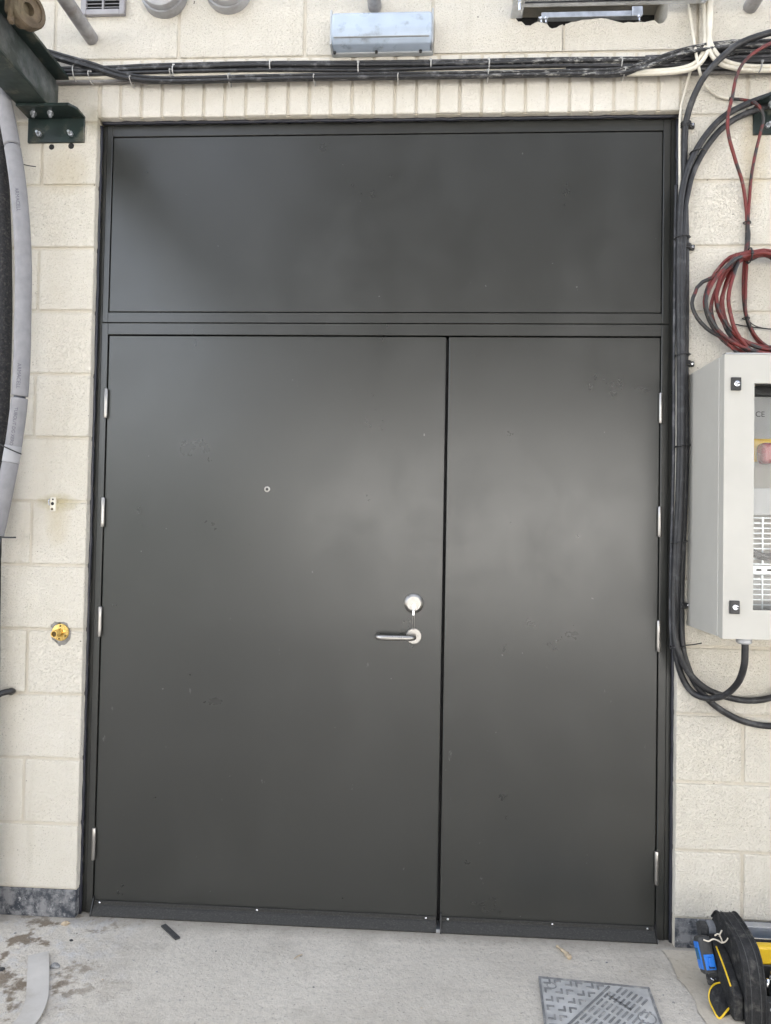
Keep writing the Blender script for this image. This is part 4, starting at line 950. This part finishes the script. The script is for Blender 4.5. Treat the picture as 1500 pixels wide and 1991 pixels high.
# ---------------- tool bag
bx = 2.10
bag = thing('tool_bag', 'black open tool bag with yellow piped pouch on the floor by the wall', 'tool bag', (2.3, -.25, .004))
rim = [(-.125, .010), (-.118, .10), (-.130, .175), (-.160, .207), (-.195, .214), (-.261, .207), (-.312, .192), (-.343, .162), (-.360, .120), (-.369, .07), (-.371, .008)]
dense = [(p_.x, p_.y) for p_ in catmull([Vector((y, z, 0)) for y, z in rim], 4)]
rel(prismo('end_panel', dense, 'x', bx, bx+.052, 'bag', None, .004, 2), bag)
rel(tubeo('piping', [(bx-.001, y, z+.001) for y, z in rim[2:]], .0032, 'bag', None, 5, 8), bag)
rel(tubeo('piping', [(bx+.053, y, z+.001) for y, z in rim[2:]], .0032, 'bag', None, 5, 8), bag)
rel(boxo('front_panel', bx+.053, bx+.40, -.372, -.350, .008, .078, 'bag', None, .006), bag)
rel(boxo('back_panel', bx+.053, bx+.40, -.135, -.120, .008, .11, 'bag', None, .005), bag)
rel(boxo('bag_base', bx+.003, bx+.40, -.371, -.122, .0045, .012, 'bag', None, .002), bag)
rel(prismo('end_panel', dense, 'x', bx+.402, bx+.45, 'bag', None, .004, 2), bag)
rel(latheo('rivet', [(.0055, 0), (.005, .002), (0, .003)], (2.168, -.3725, .052), (0, -1, 0), 'zinc', None, 12), bag)
rel(boxo('label_patch', 2.185, 2.26, -.374, -.3725, .012, .034, 'yellow'), bag)
# side pocket sleeve with yellow edge
rel(prismo('side_sleeve', [(-.360, .006), (-.355, .075), (-.255, .135), (-.175, .150), (-.165, .006)], 'x', bx-.030, bx-.0005, 'bag', None, .006, 2), bag)
rel(tubeo('sleeve_edge', [(bx-.029, -.335, .089), (bx-.029, -.29, .116), (bx-.029, -.235, .142)], .0026, 'yellow', None, 5, 8), bag)
# rounded pouch with yellow piping
pq = lambda px, py, Y: at(px, py, Y)
outl = [(1381, 1944, -.30), (1382, 1926, -.285), (1390, 1915, -.27), (1402, 1911, -.265), (1414, 1914, -.27), (1424, 1932, -.285), (1436, 1953, -.305), (1420, 1960, -.325), (1408, 1974, -.338), (1399, 1980, -.345), (1389, 1963, -.325)]
OP = catmull([pq(*q) for q in outl], 4, True)
cen = sum(OP, Vector())/len(OP); bm = bmesh.new()
outdir = Vector((-.75, -.45, .35)).normalized()
rings = []
for k, (s_, h_) in enumerate(((1.03, -.040), (1.03, -.012), (1.0, 0.0), (.88, .008), (.60, .013), (.25, .015))):
    rings.append([bm.verts.new(cen+(p_-cen)*s_+outdir*h_) for p_ in OP])
for A, B in zip(rings, rings[1:]):
    for i in range(len(OP)): bm.faces.new((A[i], A[(i+1) % len(OP)], B[(i+1) % len(OP)], B[i]))
bm.faces.new(rings[-1]); bm.faces.new(rings[0][::-1])
pouch = rel(mesh_obj('pouch', bm, 'bag', None, True), bag)
o = tubeo('pouch_piping', [cen+(p_-cen)*1.0+outdir*.003 for p_ in OP[::2]], .0027, 'yellow', None, 3, 8, True); rel(o, bag)
rel(tubeo('pouch_body', [(bx-.010, -.352, .014), (bx-.012, -.335, .035), (bx-.014, -.31, .055), (bx-.010, -.28, .065)], [.012]*6+[.016]*6+[.016]*6+[.012]*1, 'bag', None, 6, 14), bag)
for k in (.013, .039):
    rel(tubeo('seam', [(bx+k, y-.0035 if z < .19 else y, z+.0022 if z > .15 else z) for y, z in rim[3:]], .0011, 'rubber', None, 5, 6), bag)
rel(tubeo('seam', [(2.160, -.3725, .072), (2.30, -.3725, .072), (2.49, -.3725, .072)], .0010, 'rubber', None, 3, 6), bag)
# ring and rivets under the tape measure
q = at(1386, 1900, -.25); rel(tubeo('d_ring', [(q.x-.010, q.y, q.z+.003), (q.x-.004, q.y-.008, q.z-.002), (q.x+.004, q.y-.008, q.z-.002), (q.x+.010, q.y, q.z+.003)], .0016, 'chrome', None, 5, 8), bag)
for px in (1380, 1390):
    q = at(px, 1903, -.252); rel(latheo('rivet', [(.0035, 0), (.003, .002), (0, .003)], q, (-.4, -1, .3), 'zinc_bright', None, 10), bag)
# tape measure hung on the bag end
tm = thing('tape_measure', 'blue and black tape measure clipped to the end of the tool bag', 'tape measure', at(1374, 1890, -.22))
cA = at(1372, 1856, -.21)
def obox(name, c, X, Y_, Z_, sx, sy, sz, mat, par, bev=.003, seg=3):
    bm = bmesh.new(); box(bm, -sx/2, sx/2, -sy/2, sy/2, -sz/2, sz/2, bev, seg)
    m = Matrix((X, Y_, Z_)).transposed().to_4x4(); m.translation = c; bmesh.ops.transform(bm, matrix=m, verts=bm.verts)
    return rel(mesh_obj(name, bm, mat, None, False), par)
Zt = Vector((-.10, .42, .90)).normalized(); Xt = Vector((1, .05, .1)); Xt = (Xt-Zt*Xt.dot(Zt)).normalized(); Yt = Zt.cross(Xt)
obox('tape_case', cA, Xt, Yt, Zt, .040, .050, .100, 'rubber', tm, .010)
obox('side_plate', cA-Xt*.0205-Yt*.0, Xt, Yt, Zt, .003, .036, .072, 'blue', tm, .001)
obox('side_label', cA-Xt*.0225-Zt*-.004, Xt, Yt, Zt, .002, .022, .030, 'teal_blue', tm, .0006, 1)
obox('front_plate', cA-Yt*.0255-Zt*.017, Xt, Yt, Zt, .030, .004, .040, 'blue', tm, .0015)
obox('lock_button', cA-Yt*.0300-Zt*.017+Xt*.003, Xt, Yt, Zt, .015, .008, .024, 'blue', tm, .002)
obox('button_recess', cA-Yt*.0279-Zt*.030+Xt*.002, Xt, Yt, Zt, .017, .0012, .006, 'black_plastic', tm, .0003, 1)
obox('belt_tab', cA-Yt*.018-Zt*.060, Xt, Yt, Zt, .034, .012, .030, 'bag', tm, .003)
# cordless tool head lying behind it
ct = thing('power_tool', 'grey and dull blue power tool head poking from behind the bag', 'power tool', at(1376, 1836, -.13))
cB = at(1378, 1806, -.14)
hexp = [(.024*math.cos(math.pi/3*i+.3), .024*math.sin(math.pi/3*i+.3)) for i in range(6)]
bm = bmesh.new(); prism(bm, hexp, 'x', -.030, -.006); bmesh.ops.bevel(bm, geom=bm.edges[:], offset=.003, segments=2, affect='EDGES'); bmesh.ops.translate(bm, vec=cB, verts=bm.verts)
rel(mesh_obj('tool_nose', bm, 'rubber'), ct)
hexq = [(.026*math.cos(math.pi/3*i+.3), .026*math.sin(math.pi/3*i+.3)) for i in range(6)]
bm = bmesh.new(); prism(bm, hexq, 'x', -.006, .045); bmesh.ops.bevel(bm, geom=bm.edges[:], offset=.003, segments=2, affect='EDGES'); bmesh.ops.translate(bm, vec=cB, verts=bm.verts)
rel(mesh_obj('gear_housing', bm, 'tool_grey'), ct)
rel(boxo('tool_body', cB.x-.006, cB.x+.045, cB.y-.029, cB.y+.02, .006, cB.z-.012, 'teal_blue', None, .005), ct)
rel(boxo('tool_lamp', cB.x-.029, cB.x-.008, cB.y-.027, cB.y-.010, cB.z-.030, cB.z-.004, 'black_plastic', None, .004), ct)
# pale cord end lying over the tape measure
q0 = at(1369, 1829, -.245)
cord = thing('cord_end', 'frayed pale cord end over the top of the tape measure', 'cord', q0)
for pts in ([(1368, 1827), (1378, 1830), (1387, 1826), (1397, 1829), (1404, 1833), (1412, 1830), (1416, 1824)], [(1390, 1819), (1397, 1816), (1402, 1823), (1405, 1832)], [(1400, 1817), (1404, 1809)]):
    rel(tubeo('strand', [at(a_, b_, -.25-.002*i) for i, (a_, b_) in enumerate(pts)], .0021, 'string', None, 5, 7), cord)
# things inside the bag
yt = thing('yellow_tool', 'yellow plastic handled tool standing inside the bag', 'tool', (2.22, -.26, .012))
rel(boxo('tool_handle', 2.158, 2.31, -.22, -.19, .085, .140, 'yellow', None, .008), yt)
rel(boxo('tool_shank', 2.17, 2.30, -.215, -.195, .0125, .084, 'black_plastic', None, .004), yt)
for i, (xx, yy, h_) in enumerate(((2.163, -.300, .118), (2.180, -.325, .108), (2.200, -.31, .12))):
    bm = bmesh.new(); sweep(bm, [Vector((xx+.004*math.sin(k), yy, .0125+(h_-.0125)*k/6)) for k in range(7)], [.006, .006, .006, .0065, .007, .0065, .004], 10)
    tag(mesh_obj('hand_tool', bm, 'chrome', None, True), 'chromed hand tool standing in the open bag', 'tool', 'hand tools in the bag')
# long tools lying along the wall behind the bag
sl = thing('spirit_level', 'long grey aluminium spirit level standing against the wall behind the bag', 'spirit level', (2.6, -.03, .004))
rel(boxo('level_beam', 2.17, 3.25, -.042, -.012, .0045, .104, 'alu', None, .003), sl)
rel(boxo('end_cap', 3.2502, 3.262, -.044, -.010, .004, .106, 'black_plastic', None, .003), sl)
tag(tubeo('steel_tube', [(2.16, -.075, .075), (2.5, -.075, .075), (3.1, -.075, .075)], .011, 'chrome', None, 4, 18), 'shiny chromed tube lying behind the tool bag', 'tube')
bc = thing('blue_case', 'dark blue and black tool case behind the bag under the chromed tube', 'tool case', (2.5, -.08, .004))
rel(boxo('case_lid', 2.17, 2.9, -.110, -.0435, .047, .0635, 'teal_blue', None, .005), bc)
rel(boxo('case_body', 2.172, 2.898, -.108, -.045, .0045, .0465, 'black_plastic', None, .004), bc)

# ================================================================== THE YARD BEHIND THE CAMERA (unseen; added and shaped for reflections in the paint and cabinet window)
ob = thing('opposite_building', 'unseen dark clad building with white ground floor, shaped for the door reflection', 'building', (6, -14, 0))  # unseen; dark and white storeys shaped for the door's reflection
bm = bmesh.new(); N = 200; prev = None
for i in range(N+1):
    x = -12+34*i/N; y = -13.5-.05*(i % 4 < 2)
    cur = (bm.verts.new((x, y, 0)), bm.verts.new((x, y, 3.5)))
    if prev: bm.faces.new((prev[0], cur[0], cur[1], prev[1]))
    prev = cur
rel(mesh_obj('white_cladding', bm, 'clad'), ob)
rel(boxo('lower_storey', -12, 22, -24, -13.6, 0, 3.5, 'clad'), ob)
rel(boxo('upper_storey', -3.4, 22, -24, -13.3, 3.52, 13.0, 'roof_dark'), ob)
for i in range(9):
    rel(boxo('window', -2.2+i*2.6, -1.0+i*2.6, -13.31, -13.28, 5.2, 6.8, 'gap'), ob)

bm = bmesh.new(); vs = [bm.verts.new(v_) for v_ in ((-60, -13.2, .004), (60, -13.2, .004), (60, -3.4, .004), (-60, -3.4, .004))]; bm.faces.new(vs)
o = mesh_obj('added_road', bm, 'asphalt'); o['kind'] = 'structure'  # unseen asphalt sheet added to dim the ground mirrored in the door
sc = thing('added_container', 'unseen grey green container added to darken the door reflection', 'container', (-4.2, -10, .004))  # unseen; added to break up the wide leaf's bright reflection
rel(boxo('container_body', -6.8, -1.6, -11.2, -9.0, .12, 2.6, 'container', None, .02), sc)
for i in range(26): rel(boxo('rib', -6.7+i*.195, -6.62+i*.195, -9.0, -8.965, .22, 2.5, 'container'), sc)
for xx in (-6.7, -1.8): rel(boxo('skid', xx-.1, xx+.1, -11.1, -9.1, .0045, .119, 'roof_dark'), sc)
